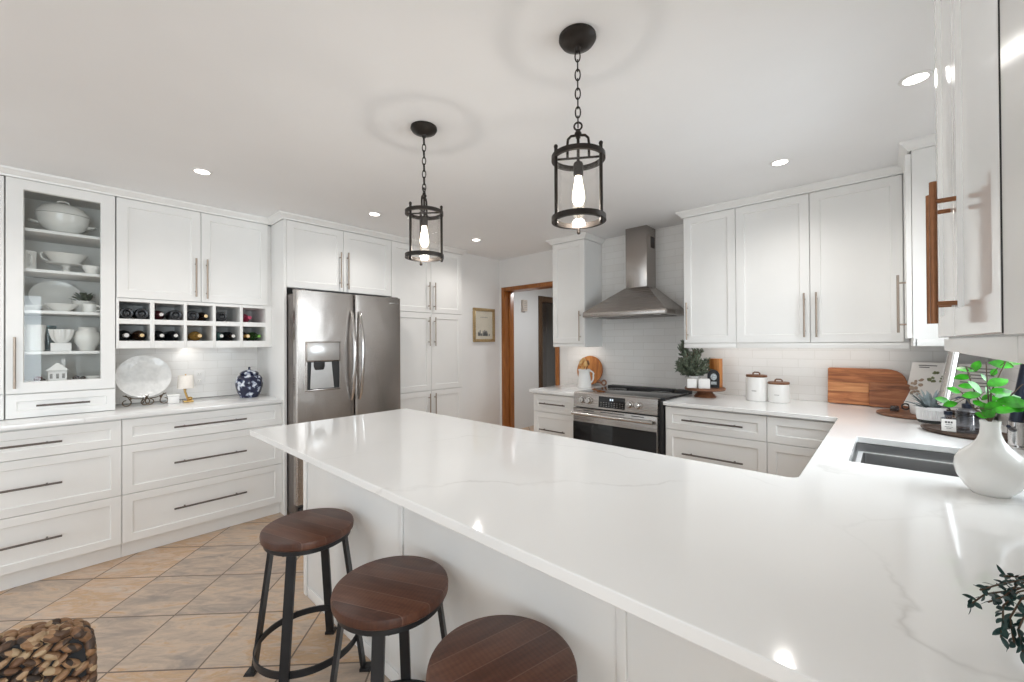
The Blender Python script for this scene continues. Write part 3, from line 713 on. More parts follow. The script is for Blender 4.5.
c = thing('wall_cabinet', 'narrow white one-door wall cabinet left of the range hood', 'cabinet', (-2.326, 3.53, 1.305))
m = MB(); m.box(-2.515, -2.137, 3.391, YR-0.011, 1.335, 2.335); m.box(-2.515, -2.137, 3.375, 3.39, 1.305, 1.335, 0.001); m.box(-2.515, -2.50, 3.39, YR-0.011, 1.305, 1.335); m.box(-2.152, -2.137, 3.39, YR-0.011, 1.305, 1.335)
obj('carcass', m, M['paint'], c)
front('door', c, '-Y', 3.37, -2.515, -2.137, 1.337, 2.336, ('v', -2.183, 1.363, 1.65))
c = thing('wall_cabinet', 'white one-door wall cabinet just right of the range hood', 'cabinet', (-1.025, 3.53, 1.30))
m = MB(); m.box(-1.213, -0.836, 3.391, YR-0.011, 1.335, 2.335); m.box(-1.213, -0.836, 3.372, 3.39, 1.300, 1.335, 0.001); m.box(-1.213, -1.198, 3.39, YR-0.011, 1.300, 1.335); obj('carcass', m, M['paint'], c)
front('door', c, '-Y', 3.37, -1.213, -0.835, 1.337, 2.336, ('v', -1.182, 1.363, 1.657))
c = thing('wall_cabinet', 'wide white two-door wall cabinet above the two canisters', 'cabinet', (-0.38, 3.53, 1.30))
m = MB(); m.box(-0.834, 0.085, 3.391, YR-0.011, 1.335, 2.335); m.box(-0.834, 0.085, 3.372, 3.39, 1.300, 1.335, 0.001); obj('carcass', m, M['paint'], c)
front('door', c, '-Y', 3.37, -0.835, -0.388, 1.337, 2.336, ('v', -0.418, 1.374, 1.668))
front('door', c, '-Y', 3.37, -0.388, 0.066, 1.337, 2.336, ('v', -0.352, 1.374, 1.668))
c = thing('wall_cabinet', 'white corner wall cabinet showing its side panel, right end of the far wall', 'cabinet', (0.26, 3.2, 1.318))
m = MB(); m.box(0.092, XS-0.011, 2.997, 3.368, 1.355, 2.335); m.box(0.10, XS-0.011, 2.997, 3.012, 1.318, 1.355, 0.001); m.box(0.092, 0.106, 2.997, 3.368, 1.318, 1.355, 0.001); obj('carcass', m, M['paint'], c)
front('door', c, '-X', 0.068, 3.0, 3.366, 1.358, 2.325, ('v', 3.05, 1.39, 1.70), t=0.022)
# near cabinet beside the photographer
c = thing('wall_cabinet', 'large white glossy wall cabinet close at the right, with two bronze bar handles', 'cabinet', (0.27, 1.2, 1.32))
m = MB(); m.box(0.121, XS-0.001, 0.769, 1.65, 1.35, 2.335); m.box(0.112, 0.13, 0.769, 1.65, 1.318, 1.35, 0.001); m.box(0.13, XS-0.012, 1.635, 1.65, 1.318, 1.35, 0.001); obj('carcass', m, M['paint'], c)
front('door', c, '-X', 0.10, 1.25, 1.65, 1.352, 2.335, ('v', 1.305, 1.383, 1.668), mat=M['gloss'], pm=M['pull_reflection'])
dr = front('door', c, '-X', 0.10, 0.7675, 1.25, 1.352, 2.335, ('v', 1.200, 1.380, 1.668), mat=M['gloss'], pm=M['pull_reflection'])
obj('seam_shade_strip', MB().box(0.1003, 0.118, 0.7655, 0.7690, 1.354, 2.333), M['blackplastic'], dr)  # black strip stands in for the shade in the door seam
c = thing('filler_cabinet', 'plain white flat cabinet panel at the right frame edge, beside the glossy doors', 'cabinet', (0.27, 0.55, 1.32))
obj('panel', MB().box(0.1014, 0.118, 0.34, 0.7645, 1.352, 2.335, 0.0005), M['paint'], c)
m = MB(); m.box(0.119, XS-0.001, 0.34, 0.7615, 1.35, 2.335); m.box(0.112, 0.13, 0.34, 0.7615, 1.318, 1.35, 0.001); obj('carcass', m, M['paint'], c)

# hood
hd = thing('range_hood', 'stainless steel chimney range hood over the cooker', 'range hood', (-1.68, 3.5, 1.575))
obj('chimney', MB().box(-1.779, -1.577, 3.50, YR-0.011, 1.83, CEIL-0.001, 0.002), M['steel_v'], hd)
m = MB(); m.box(-1.576, -1.5755, 3.585, 3.665, 2.20, 2.30); obj('vent', m, M['blackplastic'], hd)
hx0, hx1, hy0 = -2.068, -1.305, 3.225
def rc(x0, x1, y0, y1, z): return [(x0, y0, z), (x1, y0, z), (x1, y1, z), (x0, y1, z)]
m = MB(); m.loft([rc(hx0, hx1, hy0, YR-0.011, 1.617), rc(hx0+0.004, hx1-0.004, hy0+0.004, YR-0.011, 1.622), rc(-1.795, -1.560, 3.484, YR-0.011, 1.832), rc(-1.785, -1.570, 3.494, YR-0.011, 1.842)])
obj('canopy', m, M['steel'], hd)
m = MB(); m.box(hx0, hx1, hy0, YR-0.011, 1.577, 1.6165, 0.002); obj('rim', m, M['steel'], hd)
m = MB()
for k in range(5): m.lathe([(0, 0), (0.006, 0), (0.006, 0.004), (0, 0.004)], (0, 0, 0), 12, None) if False else m.cyl((-1.52+k*0.024, hy0-0.003, 1.597), (-1.52+k*0.024, hy0, 1.597), 0.006, 12)
obj('button', m, M['chrome'], hd)
for q in (-1.98, -1.40):
    m = MB(); m.lathe([(0, 1.5745), (0.03, 1.5745), (0.034, 1.577), (0, 1.577)], (q, 3.30, 0), 20); obj('hood_lamp', m, M['matte_white'], hd)
m = MB(); m.box(-2.0, -1.69, 3.36, 3.64, 1.573, 1.577); m.box(-1.68, -1.37, 3.36, 3.64, 1.573, 1.577); obj('filter', m, M['steel_side'], hd)

# range
RX0, RX1, RY = -1.985, -1.256, 2.935
rg = thing('range', 'stainless steel slide-in electric range with black glass oven door', 'range', (-1.605, 3.27, 0))
m = MB(); m.box(RX0+0.004, -1.226, RY+0.047, 3.60, 0.06, 0.914); obj('body', m, M['blackplastic'], rg)
m = MB(); m.loft([[(RX0, RY+0.012, 0.81), (RX0, RY+0.05, 0.81), (RX0, RY+0.08, 0.931), (RX0, RY+0.03, 0.931), (RX0, RY+0.022, 0.924)], [(RX1, RY+0.012, 0.81), (RX1, RY+0.05, 0.81), (RX1, RY+0.08, 0.931), (RX1, RY+0.03, 0.931), (RX1, RY+0.022, 0.924)]])
cp = obj('control_panel', m, M['steel'], rg)
obj('cooktop', MB().box(RX0+0.002, -1.226, RY+0.081, 3.50, 0.9145, 0.931, 0.002), M['cooktop'], rg)
m = MB()
for cx, cy, r in ((-1.80, 3.13, 0.10), (-1.40, 3.13, 0.12), (-1.80, 3.36, 0.08), (-1.40, 3.36, 0.08)): m.ring(r, 0.9313, 0.003, 0.0006, (cx, cy, 0), 36)
obj('burner_ring', m, M['printgrey'], rg)
m = MB(); m.box(RX0+0.01, -1.36, 3.505, 3.60, 0.9145, 0.944, 0.005); obj('rear_vent', m, M['blackplastic'], rg); m = MB(); m.box(-1.35, -1.228, 3.505, 3.60, 0.9145, 0.944, 0.005); obj('rear_vent', m, M['blackplastic'], rg)
def slope(z): return RY+0.012+(z-0.81)*0.010/0.114
for kx in (-1.898, -1.835, -1.475, -1.405):
    kb = MB(); kb.lathe([(0, 0.0), (0.028, 0.0), (0.028, 0.008), (0.024, 0.010), (0.022, 0.030), (0.018, 0.034), (0, 0.034)], (0, 0, 0), 24)
    kb.box(-0.0025, 0.0025, -0.014, 0.014, 0.034, 0.038, 0.001)
    m = MB(); m.add(kb, Matrix.Translation((kx, slope(0.868), 0.868)) @ Matrix.Rotation(math.radians(85), 4, 'X')); kb.b.free()
    obj('knob', m, M['chrome'], rg)
m = MB(); m.loft([[(-1.745, slope(0.824)-0.002, 0.824), (-1.515, slope(0.824)-0.002, 0.824), (-1.515, slope(0.824)+0.003, 0.824), (-1.745, slope(0.824)+0.003, 0.824)], [(-1.745, slope(0.912)-0.002, 0.912), (-1.515, slope(0.912)-0.002, 0.912), (-1.515, slope(0.912)+0.003, 0.912), (-1.745, slope(0.912)+0.003, 0.912)]])
obj('display', m, M['blackglass'], cp)
m = MB()
for k in range(2): m.box(-1.645+k*0.018, -1.633+k*0.018, slope(0.89)-0.0030, slope(0.89)-0.0021, 0.882, 0.898)
obj('display_digits', m, M['display'], cp)
m = MB()
for rrow in range(3):
    for k in range(9): m.box(-1.728+k*0.0235, -1.716+k*0.0235, slope(0.84)-0.0026, slope(0.84)-0.0016, 0.835+rrow*0.014, 0.838+rrow*0.014)
obj('touch_keys', m, M['printgrey'], cp)
m = MB(); m.box(RX0, RX1, RY+0.006, RY+0.045, 0.19, 0.80, 0.003); od = obj('oven_door', m, M['steel'], rg)
obj('oven_window', MB().box(RX0+0.002, RX1-0.004, RY+0.001, RY+0.0055, 0.195, 0.688, 0.001), M['blackglass'], od)
m = MB(); m.cyl((RX0+0.022, RY-0.045, 0.762), (RX1-0.012, RY-0.045, 0.762), 0.0135, 18)
for q in (RX0+0.05, RX1-0.05): m.cyl((q, RY+0.008, 0.762), (q, RY-0.043, 0.762), 0.010, 12)
obj('handle', m, M['chrome'], od)
m = MB(); m.box(RX0+0.1, RX0+0.2, RY+0.004, RY+0.006, 0.783, 0.789); m.box(RX0+0.26, RX1-0.26, RY+0.004, RY+0.006, 0.783, 0.789); m.box(RX1-0.2, RX1-0.1, RY+0.004, RY+0.006, 0.783, 0.789); obj('door_vent', m, M['blackplastic'], od)
obj('storage_drawer', MB().box(RX0, RX1, RY+0.006, RY+0.045, 0.055, 0.185, 0.003), M['steel'], rg)
obj('foot_plinth', MB().box(RX0+0.03, RX1-0.03, RY+0.08, 3.55, 0.0, 0.058), M['blackplastic'], rg)

# ------------------------------------------------------------------ U-shaped worktop with sink cut-out
def poly_slab(outer, holes, z0, z1, bev=0.003):
    cu = bpy.data.curves.new('slab', 'CURVE'); cu.dimensions = '2D'; cu.fill_mode = 'BOTH'
    for L in [outer]+holes:
        sp = cu.splines.new('POLY'); sp.points.add(len(L)-1); sp.use_cyclic_u = True
        for q, (x, y) in zip(sp.points, L): q.co = (x, y, 0, 1)
    cu.extrude = (z1-z0)/2-bev; cu.bevel_depth = bev; cu.bevel_resolution = 2; cu.offset = -bev
    o = bpy.data.objects.new('slab', cu); COL.objects.link(o)
    dg = bpy.context.evaluated_depsgraph_get(); me = bpy.data.meshes.new_from_object(o.evaluated_get(dg))
    bpy.data.objects.remove(o); me.transform(Matrix.Translation((0, 0, (z0+z1)/2)))
    mb = MB(); mb.b.from_mesh(me); bpy.data.meshes.remove(me)
    bmesh.ops.remove_doubles(mb.b, verts=mb.b.verts[:], dist=1e-5)
    return mb
def fillet(pts, rad):
    out = []; n = len(pts)
    for i, p in enumerate(pts):
        r = rad.get(i, 0); p = Vector(p)
        if not r: out.append(tuple(p)); continue
        a = (Vector(pts[i-1])-p).normalized(); b = (Vector(pts[(i+1) % n])-p).normalized()
        for k in range(7):
            t = k/6; q0 = p+a*r; q1 = p+b*r
            out.append(tuple(q0*(1-t)**2+p*2*t*(1-t)+q1*t*t))
    return out
SX0, SX1, SY0, SY1 = -0.112, 0.285, 1.915, 2.432
outer = fillet([(-2.388, 0.648), (0.428, 0.648), (0.428, 3.688), (-1.221, 3.688), (-1.221, 2.967), (-0.217, 2.967), (-0.217, 1.562), (-2.388, 1.562)], {0: 0.008, 5: 0.03, 6: 0.035, 7: 0.008})
hole = fillet([(SX0, SY0), (SX0, SY1), (SX1, SY1), (SX1, SY0)], {0: 0.012, 1: 0.012, 2: 0.012, 3: 0.012})
single('worktop', poly_slab(outer, [hole], 0.888, 0.915), M['quartz'], 'large white veined quartz worktop wrapping the peninsula and sink run', 'worktop', (-1.2, 1.1, 0.888), angle=8)
# undermount sink
sk = thing('sink', 'rectangular stainless steel undermount sink set in the white worktop', 'sink', (0.085, 2.17, 0.69))
def rect(i, z): return fillet3([(SX0-i, SY0-i), (SX0-i, SY1+i), (SX1+i, SY1+i), (SX1+i, SY0-i)], 0.014, z)
def fillet3(p, r, z): return [(x, y, z) for x, y in fillet(p, {0: r, 1: r, 2: r, 3: r})]
m = MB(); m.loft([rect(0.025, 0.8855), rect(0.004, 0.8855), rect(0.003, 0.853), rect(-0.022, 0.850), rect(-0.023, 0.845), rect(-0.026, 0.700), rect(-0.04, 0.690), rect(-0.04, 0.686), rect(0.0, 0.694), rect(0.010, 0.86), rect(0.025, 0.883), rect(0.025, 0.8855)], (False, False))
obj('basin', m, steel('sink_stainless', (0.36, 0.36, 0.365), 0.33, 0), sk)
def rr_(i, z): return fillet3([], 0.014, z) if False else rect(i, z)
m = MB(); m.loft([rect(0.002, 0.8505), rect(-0.0215, 0.8505), rect(-0.0215, 0.8520), rect(0.002, 0.8520), rect(0.002, 0.8505)], (False, False)); obj('ledge', m, plain('sink_ledge_window_glint', (0.78, 0.78, 0.78), 0.45, 0.5), sk)  # ledge paler than the basin: window reflection put into its colour
m = MB(); m.lathe([(0, 0.693), (0.045, 0.693), (0.045, 0.6905), (0, 0.6905)], (0.09, 2.17, 0), 28); obj('drain', m, M['chrome'], sk)

# peninsula and sink-run bases
PY = 0.899
pb = thing('peninsula_base', 'white panelled peninsula base with vertical battens behind the bar stools', 'cabinet', (-1.2, 1.2, 0))
m = MB(); m.box(-2.346, -0.20, PY+0.018, 1.52, 0.0, 0.886); obj('carcass', m, M['paint'], pb)
for a, b in ((-2.35, -1.407), (-1.403, -0.474), (-0.470, 0.42)):
    obj('back_panel', MB().box(a+0.001, b-0.001, PY, PY+0.0175, 0.0, 0.886, 0.001), M['paint'], pb)
for q in (-2.325, -1.405, -0.472):
    obj('batten', MB().box(q-0.024 if q < -2 else q-0.012, q+0.012, PY-0.008, PY-0.0005, 0.0, 0.886, 0.0015), M['paint'], pb)
obj('base_rail', MB().box(-2.31, 0.42, PY-0.007, PY-0.0005, 0.0, 0.0, 0) if False else MB().box(-2.30, -1.42, PY-0.006, PY-0.0005, 0.001, 0.055, 0.001), M['paint'], pb)
obj('end_panel', MB().box(-2.364, -2.3465, PY+0.018, 1.52, 0.0, 0.886, 0.001), M['paint'], pb)
sb = thing('sink_cabinet', 'white base cabinet run beneath the sink worktop', 'cabinet', (0.1, 2.3, 0))
m = MB(); m.box(-0.178, 0.428, 1.521, 1.87, 0.098, 0.886); m.box(-0.178, 0.428, 2.48, 3.688, 0.098, 0.886); m.box(-0.178, 0.428, 1.87, 2.48, 0.098, 0.66); m.box(-0.12, 0.428, 1.521, 3.688, 0, 0.098); m.box(-0.178, -0.16, 1.87, 2.48, 0.66, 0.886); m.box(-0.199, 0.428, 0.919, 1.5205, 0, 0.886); obj('carcass', m, M['paint'], sb)
for a, b, hs in ((1.53, 2.17, 2.13), (2.17, 2.96, 2.21)): front('door', sb, '-X', -0.20, a, b, 0.10, 0.878, ('v', hs, 0.55, 0.84))

# ------------------------------------------------------------------ ceiling lights and pendants
names = ['recessed ceiling downlight above the wine-rack wall, nearest the china cabinet', 'recessed ceiling downlight in front of the fridge', 'recessed ceiling downlight by the pantry and hallway door',
         'recessed ceiling downlight above the worktop right of the range', 'recessed ceiling downlight above the sink, beside the glossy cabinet']
for i, (x, y) in enumerate(DOWN):
    lb = names[i] if i < 5 else 'recessed ceiling downlight over the dining side of the room'
    t = thing('recessed_light', lb, 'ceiling light', (x, y, CEIL), 'recessed ceiling lights')
    m = MB(); m.lathe([(0.036, CEIL-0.0005), (0.052, CEIL-0.0005), (0.050, CEIL-0.004), (0.038, CEIL-0.005), (0.036, CEIL-0.0005)], (x, y, 0), 36); obj('trim_ring', m, M['matte_white'], t)
    m = MB(); m.lathe([(0, CEIL-0.003), (0.0365, CEIL-0.003), (0.0365, CEIL-0.001), (0, CEIL-0.001)], (x, y, 0), 32); obj('lens', m, M['lens'], t)
def pendant(label, x, y, rot):
    t = thing('pendant_lantern', label, 'pendant light', (x, y, 1.75), 'pendant lanterns over the peninsula')
    c = (x, y, 0)
    m = MB(); m.lathe([(0, CEIL-0.001), (0.062, CEIL-0.001), (0.063, CEIL-0.010), (0.055, CEIL-0.022), (0.030, CEIL-0.033), (0.012, CEIL-0.037), (0.008, CEIL-0.05), (0, CEIL-0.05)], c, 36); obj('canopy', m, M['bronze'], t)
    m = MB(); z = CEIL-0.045; k = 0; L = 0.044
    zend = 2.085
    n = round((z-zend)/(L-0.011)); L2 = (z-zend)/n+0.011
    for k in range(n):
        zc = z-L2/2-k*(L2-0.011)
        R = Matrix.Rotation(rot+(PI/2 if k % 2 else 0), 3, 'Z') @ Matrix.Rotation(PI/2, 3, 'X')
        pts = []
        for j in range(16):
            a = 2*PI*j/16; pts.append(R @ Vector((0.0085*math.cos(a), (L2/2-0.002)*math.sin(a), 0))+Vector((x, y, zc)))
        m.tube(pts, 0.0024, 6, closed=True)
    obj('chain', m, M['bronze'], t)
    m = MB(); m.torus(0.013, 0.0032, (x, y, 2.080), Matrix.Rotation(rot, 3, 'Z') @ Matrix.Rotation(PI/2, 3, 'X'), 18, 6)
    m.cyl((x, y, 2.068), (x, y, 2.04), 0.008, 12); m.ball((x, y, 2.055), 0.012, 0.012, 0.009)
    ux, uy = math.cos(rot), math.sin(rot); pts = []
    for sgn, lst in ((1, [0, 1, 2, 3, 4]),):
        arch = [(-0.036, 1.972), (-0.036, 2.02), (-0.034, 2.038), (-0.024, 2.048), (0, 2.050), (0.024, 2.048), (0.034, 2.038), (0.036, 2.02), (0.036, 1.972)]
    m.tube([(x+ux*a, y+uy*a, zz) for a, zz in arch], 0.0045, 8)
    m.cyl((x, y, 2.05), (x, y, 1.955), 0.005, 10)
    obj('yoke', m, M['bronze'], t)
    m = MB(); m.ring(0.085, 1.972, 0.011, 0.016, c, 48)
    for a in (0, PI/2): m.tube([(x-0.081*math.cos(rot+a), y-0.081*math.sin(rot+a), 1.972), (x+0.081*math.cos(rot+a), y+0.081*math.sin(rot+a), 1.972)], 0.004, 8)
    obj('upper_ring', m, M['bronze'], t)
    m = MB(); m.ring(0.085, 1.764, 0.013, 0.018, c, 48); obj('lower_ring', m, M['bronze'], t)
    for k in range(3):
        a = rot+2*PI*k/3+PI/2; px, py = x+0.0845*math.cos(a), y+0.0845*math.sin(a)
        m = MB(); m.tube([(px, py, 1.744), (px, py, 1.992)], 0.0058, 8); m.ball((px, py, 1.742), 0.007, 0.007, 0.008); m.ball((px, py, 1.997), 0.007, 0.007, 0.008); obj('post', m, M['bronze'], t)
    m = MB(); m.lathe([(0.0735, 1.760), (0.0755, 1.760), (0.0755, 1.968), (0.0735, 1.968), (0.0735, 1.760)], c, 48); obj('glass_shade', m, M['lampglass'], t)
    m = MB(); m.lathe([(0, 1.956), (0.014, 1.956), (0.0165, 1.950), (0.0165, 1.914), (0.014, 1.910), (0, 1.910)], c, 20); obj('socket', m, M['bronze'], t)
    m = MB(); m.lathe([(0.0, 1.909), (0.011, 1.909), (0.012, 1.897), (0.017, 1.870), (0.021, 1.842), (0.020, 1.826), (0.013, 1.812), (0.0, 1.807)], c, 24); obj('bulb', m, M['bulb'], t)
    l = bpy.data.lights.new('pendant_lamp', 'POINT'); l.energy = 3; l.color = (1, 0.93, 0.84); l.shadow_soft_size = 0.022
    lo = bpy.data.objects.new('pendant_lamp', l); COL.objects.link(lo); lo.location = (x, y, 1.79)
pendant('black lantern pendant hanging closer to the fridge, smaller in view', -1.645, 1.183, math.radians(-54)+0.0)
pendant('black lantern pendant hanging over the middle of the peninsula, larger in view', -0.775, 1.188, math.radians(33.2))

# ------------------------------------------------------------------ bar stools
def make_stool(label):
    t = thing('bar_stool', label, 'bar stool', (0, 0, 0), 'bar stools at the peninsula')
    zt = 0.604; R = 0.174
    m = MB(); m.lathe([(0, zt-0.034), (R-0.008, zt-0.034), (R-0.001, zt-0.028), (R, zt-0.012), (R-0.002, zt-0.004), (R-0.008, zt), (0, zt)], (0, 0, 0), 64); obj('seat', m, M['seat'], t)
    m = MB(); m.lathe([(R-0.040, zt-0.035), (R-0.012, zt-0.035), (R-0.012, zt-0.052), (R-0.017, zt-0.055), (R-0.040, zt-0.055), (R-0.040, zt-0.035)], (0, 0, 0), 64); m.box(-R+0.03, R-0.03, -0.018, 0.018, zt-0.044, zt-0.035); m.box(-0.018, 0.018, -R+0.03, R-0.03, zt-0.044, zt-0.0355); obj('seat_ring', m, M['stoolmetal'], t)
    for k in range(4):
        a = PI/4+PI/2*k; ca, sa = math.cos(a), math.sin(a)
        rt, rb = R-0.030, 0.222
        tx, ty = -sa, ca; m = MB(); w, th = 0.017, 0.006
        def sec(r, z): return [(ca*(r+s*th)+tx*q*w, sa*(r+s*th)+ty*q*w, z) for s, q in ((-1, -1), (1, -1), (1, 1), (-1, 1))]
        m.loft([sec(rt, zt-0.045), sec(rb-0.002, 0.012)])
        m.box(-0.001, 0.001, -0.001, 0.001, 0.3, 0.302) if False else None
        lg = obj('leg', m, M['stoolmetal'], t)
        m = MB(); m.loft([[(ca*(rb+u)+tx*q, sa*(rb+u)+ty*q, 0.0) for u, q in ((-0.012, -0.02), (0.032, -0.02), (0.032, 0.02), (-0.012, 0.02))], [(ca*(rb+u)+tx*q, sa*(rb+u)+ty*q, 0.012) for u, q in ((-0.012, -0.02), (0.026, -0.018), (0.026, 0.018), (-0.012, 0.02))]])
        obj('foot', m, M['stoolmetal'], lg)
        m = MB(); m.ball((ca*(rt+0.004)+tx*0.028, sa*(rt+0.004)+ty*0.028, zt-0.054), 0.007, 0.007, 0.005, 8, 6); m.ball((ca*(rt+0.004)-tx*0.028, sa*(rt+0.004)-ty*0.028, zt-0.054), 0.007, 0.007, 0.005, 8, 6); obj('bolt', m, M['stoolmetal'], lg)
    zr = 0.135; rr = 0.222-(0.222-(R-0.03))*(zr/(zt-0.045))
    m = MB(); m.lathe([(rr-0.012, zr-0.013), (rr-0.006, zr-0.013), (rr-0.006, zr+0.013), (rr-0.012, zr+0.013), (rr-0.012, zr-0.013)], (0, 0, 0), 64); obj('foot_ring', m, M['stoolmetal'], t)
    return t
s0 = make_stool('round walnut-top bar stool farthest down the peninsula, whole legs showing')
spots = [(-1.778, 0.696, 0.30, None), (-1.146, 0.696, 0.42, 'round walnut-top bar stool standing between two other stools'), (-0.672, 0.696, 1.35, 'round walnut-top bar stool nearest the camera, only its seat in view')]
for i, (x, y, rz, lb) in enumerate(spots):
    o = s0 if i == 0 else copy_tree(s0)
    if lb: o['label'] = lb
    o.location = (x, y, 0); o.rotation_euler = (0, 0, 0)
    for ch in kids(o):
        if ch.name.startswith('seat') and not ch.name.startswith('seat_ring'): ch.rotation_euler = (0, 0, rz)

# woven dining chair, only the top of its back in view
def woven_chair(x, y, ang):
    t = thing('dining_chair', 'woven brown seagrass dining chair, only the top of its back showing', 'chair', (0, 0, 0))
    W, zt, th = 0.235, 0.818, 0.026
    def half(z):
        q = (z-0.70)/(zt-0.70)
        return W if q <= 0 else W*(1-min(1, q)**5)**0.2
    zz = [0.40, 0.5, 0.6, 0.70]+[0.70+(zt-0.70)*math.sin(PI/2*k/9) for k in range(1, 10)]
    m = MB(); m.loft([[(-max(half(z), 0.10)*0.97, -th, z), (max(half(z), 0.10)*0.97, -th, z), (max(half(z), 0.10)*0.97, th, z), (-max(half(z), 0.10)*0.97, th, z)] for z in zz]); obj('backrest_core', m, M['weavecore'], t)
    m = MB(); rnd = random.Random(3)
    step, row = 0.0245, 0.0150
    def knot(p, R, k=1.0): m.ball(p, 0.0152*k, 0.0095, 0.0072*k, 8, 6, R)
    for face in (-1, 1):
        z = 0.43; k = 0
        while z < zt-0.012:
            h = half(z); n = int(h/step)+1
            for i in range(-n, n+1):
                u = (i+(0.5 if k % 2 else 0))*step
                if abs(u) > h-0.014: continue
                knot((u, face*(th+0.001), z+rnd.uniform(-0.002, 0.002)), Matrix.Rotation((-0.55 if k % 2 else 0.55)+rnd.uniform(-0.15, 0.15), 3, 'Y'), rnd.uniform(0.9, 1.12))
            z += row; k += 1
    rim = [(-W, 0.43+0.27*k/30) for k in range(30)]   # plaited rim, all the way round
    top = []
    for k in range(200):
        q = k/199; z = 0.70+(zt-0.70)*math.sin(PI/2*q); top.append((-half(z), z))
    rim += top+[(-u, z) for u, z in reversed(top)]+[(W, z) for u, z in reversed(rim)]
    acc = 0; last = None; idx = 0
    for i in range(1, len(rim)):
        (u0, z0), (u1, z1) = rim[i-1], rim[i]; acc += math.hypot(u1-u0, z1-z0)
        if acc < 0.0165: continue
        acc = 0; idx += 1; ang = math.atan2(z1-z0, u1-u0)
        for j, yy in enumerate((-0.021, -0.007, 0.007, 0.021)):
            R = Matrix.Rotation(-ang, 3, 'Y') @ Matrix.Rotation((0.6 if (j+idx) % 2 else -0.6)+rnd.uniform(-0.2, 0.2), 3, 'Z')
            m.ball((u1, yy, z1), 0.0145, 0.0075, 0.0085, 8, 6, R)
    obj('backrest', m, M['weave'], t)
    m = MB(); m.box(-W, W, -0.44, th, 0.40, 0.45, 0.015); obj('seat', m, M['weave'], t)
    for sx, sy in ((-1, -0.41), (1, -0.41), (-1, 0.0), (1, 0.0)):
        m = MB(); m.tube([(sx*(W-0.03), sy, 0.40), (sx*(W-0.025), sy, 0.0)], [0.019, 0.014], 10); obj('leg', m, M['walnut'], t)
    t.location = (x, y, 0); t.rotation_euler = (0, 0, ang)
CH = (-1.172, -0.192)
woven_chair(CH[0], CH[1], math.atan2(0.67, 0.74))
#@@ITEMS@@
# ------------------------------------------------------------------ wine bottles in the rack
BG = {'black': plain('black_bottle_glass', (0.010, 0.011, 0.014), 0.3, var=0.1), 'brown': plain('brown_bottle_glass', (0.045, 0.020, 0.010), 0.12, var=0.1),
      'red': plain('dark_red_foil', (0.11, 0.012, 0.022), 0.3, var=0.1), 'pink': plain('crimson_foil', (0.42, 0.03, 0.09), 0.35, var=0.1),
      'amber': plain('amber_wine', (0.42, 0.24, 0.05), 0.12, var=0.15), 'teal': plain('teal_bottle_glass', (0.09, 0.18, 0.17), 0.12, var=0.1),
      'green': plain('green_bottle_glass', (0.05, 0.12, 0.03), 0.12, var=0.1), 'lime': plain('bright_green_foil', (0.16, 0.42, 0.06), 0.35, var=0.1),
      'white': plain('white_cap', (0.75, 0.74, 0.70), 0.4, var=0.05), 'goldcap': plain('gold_cap', (0.68, 0.50, 0.26), 0.35, 0.4, var=0.08),
      'dark': plain('dark_foil', (0.02, 0.02, 0.024), 0.35, var=0.1), 'silver': plain('silver_cap', (0.62, 0.60, 0.58), 0.3, 0.5, var=0.05)}
RY90 = Matrix.Rotation(PI/2, 3, 'Y')       # local z -> world +X
def wine_bottle(cell, row, yc, glass, foil, cap, lb, neck=True, r=0.0375):
    z0 = rows[row][0]+r+0.0008; x0 = XL+0.03
    t = thing('wine_bottle', lb, 'wine bottle', (x0, yc, rows[row][0]), 'wine bottles in the rack')
    c = (x0, yc, z0); L = 0.295
    if neck:
        m = MB(); m.lathe([(0, 0), (r-0.004, 0), (r, 0.006), (r, 0.185), (r-0.004, 0.200), (0.020, 0.226), (0.0145, 0.24), (0, 0.24)], c, 24, RY90); obj('body', m, BG[glass], t)
        m = MB(); m.lathe([(0, 0.2405), (0.0146, 0.2405), (0.0150, L+0.04), (0.0135, L+0.044), (0, L+0.044)], c, 18, RY90); obj('foil', m, BG[foil], t)
        m = MB(); m.lathe([(0, L+0.0445), (0.0118, L+0.0445), (0.0118, L+0.047), (0, L+0.047)], c, 18, RY90); obj('cap', m, BG[cap], t)
    else:
        q = L+0.05
        m = MB(); m.lathe([(0, 0.06), (0.0145, 0.06), (0.0145, 0.10), (0.020, 0.125), (r-0.004, 0.15), (r, 0.17), (r, q-0.01), (r-0.005, q), (0.022, q-0.002), (0.016, q-0.012), (0, q-0.018)], c, 24, RY90); obj('body', m, BG[glass], t)
B = wine_bottle
B(0, 0, 0.309, 'black', 'dark', 'dark', 'black wine bottle lying base-out at the left of the top-left rack cell', False)
B(0, 0, 0.387, 'black', 'dark', 'dark', 'black wine bottle lying base-out at the right of the top-left rack cell', False)
B(1, 0, 0.490, 'red', 'red', 'silver', 'dark red foiled wine bottle in the second cell of the upper rack row')
B(1, 0, 0.570, 'black', 'dark', 'dark', 'black wine bottle beside the red-foiled one in the upper row', False)
B(2, 0, 0.671, 'black', 'dark', 'red', 'dark wine bottle left of the gold-capped one in the upper middle cell', False)
B(2, 0, 0.749, 'brown', 'brown', 'goldcap', 'brown wine bottle with gold cap in the upper middle rack cell')
B(3, 0, 0.850, 'black', 'dark', 'dark', 'single black wine bottle alone in the fourth cell of the upper row', False)
B(4, 0, 1.040, 'pink', 'pink', 'pink', 'single wine bottle with crimson foil in the upper right rack cell')
B(0, 1, 0.309, 'black', 'silver', 'silver', 'black wine bottle with broad silver cap in the lower left rack cell')
B(0, 1, 0.387, 'brown', 'brown', 'goldcap', 'brown wine bottle with gold cap in the lower left rack cell')
B(1, 1, 0.493, 'black', 'dark', 'white', 'black white-capped wine bottle at the left of the second lower cell')
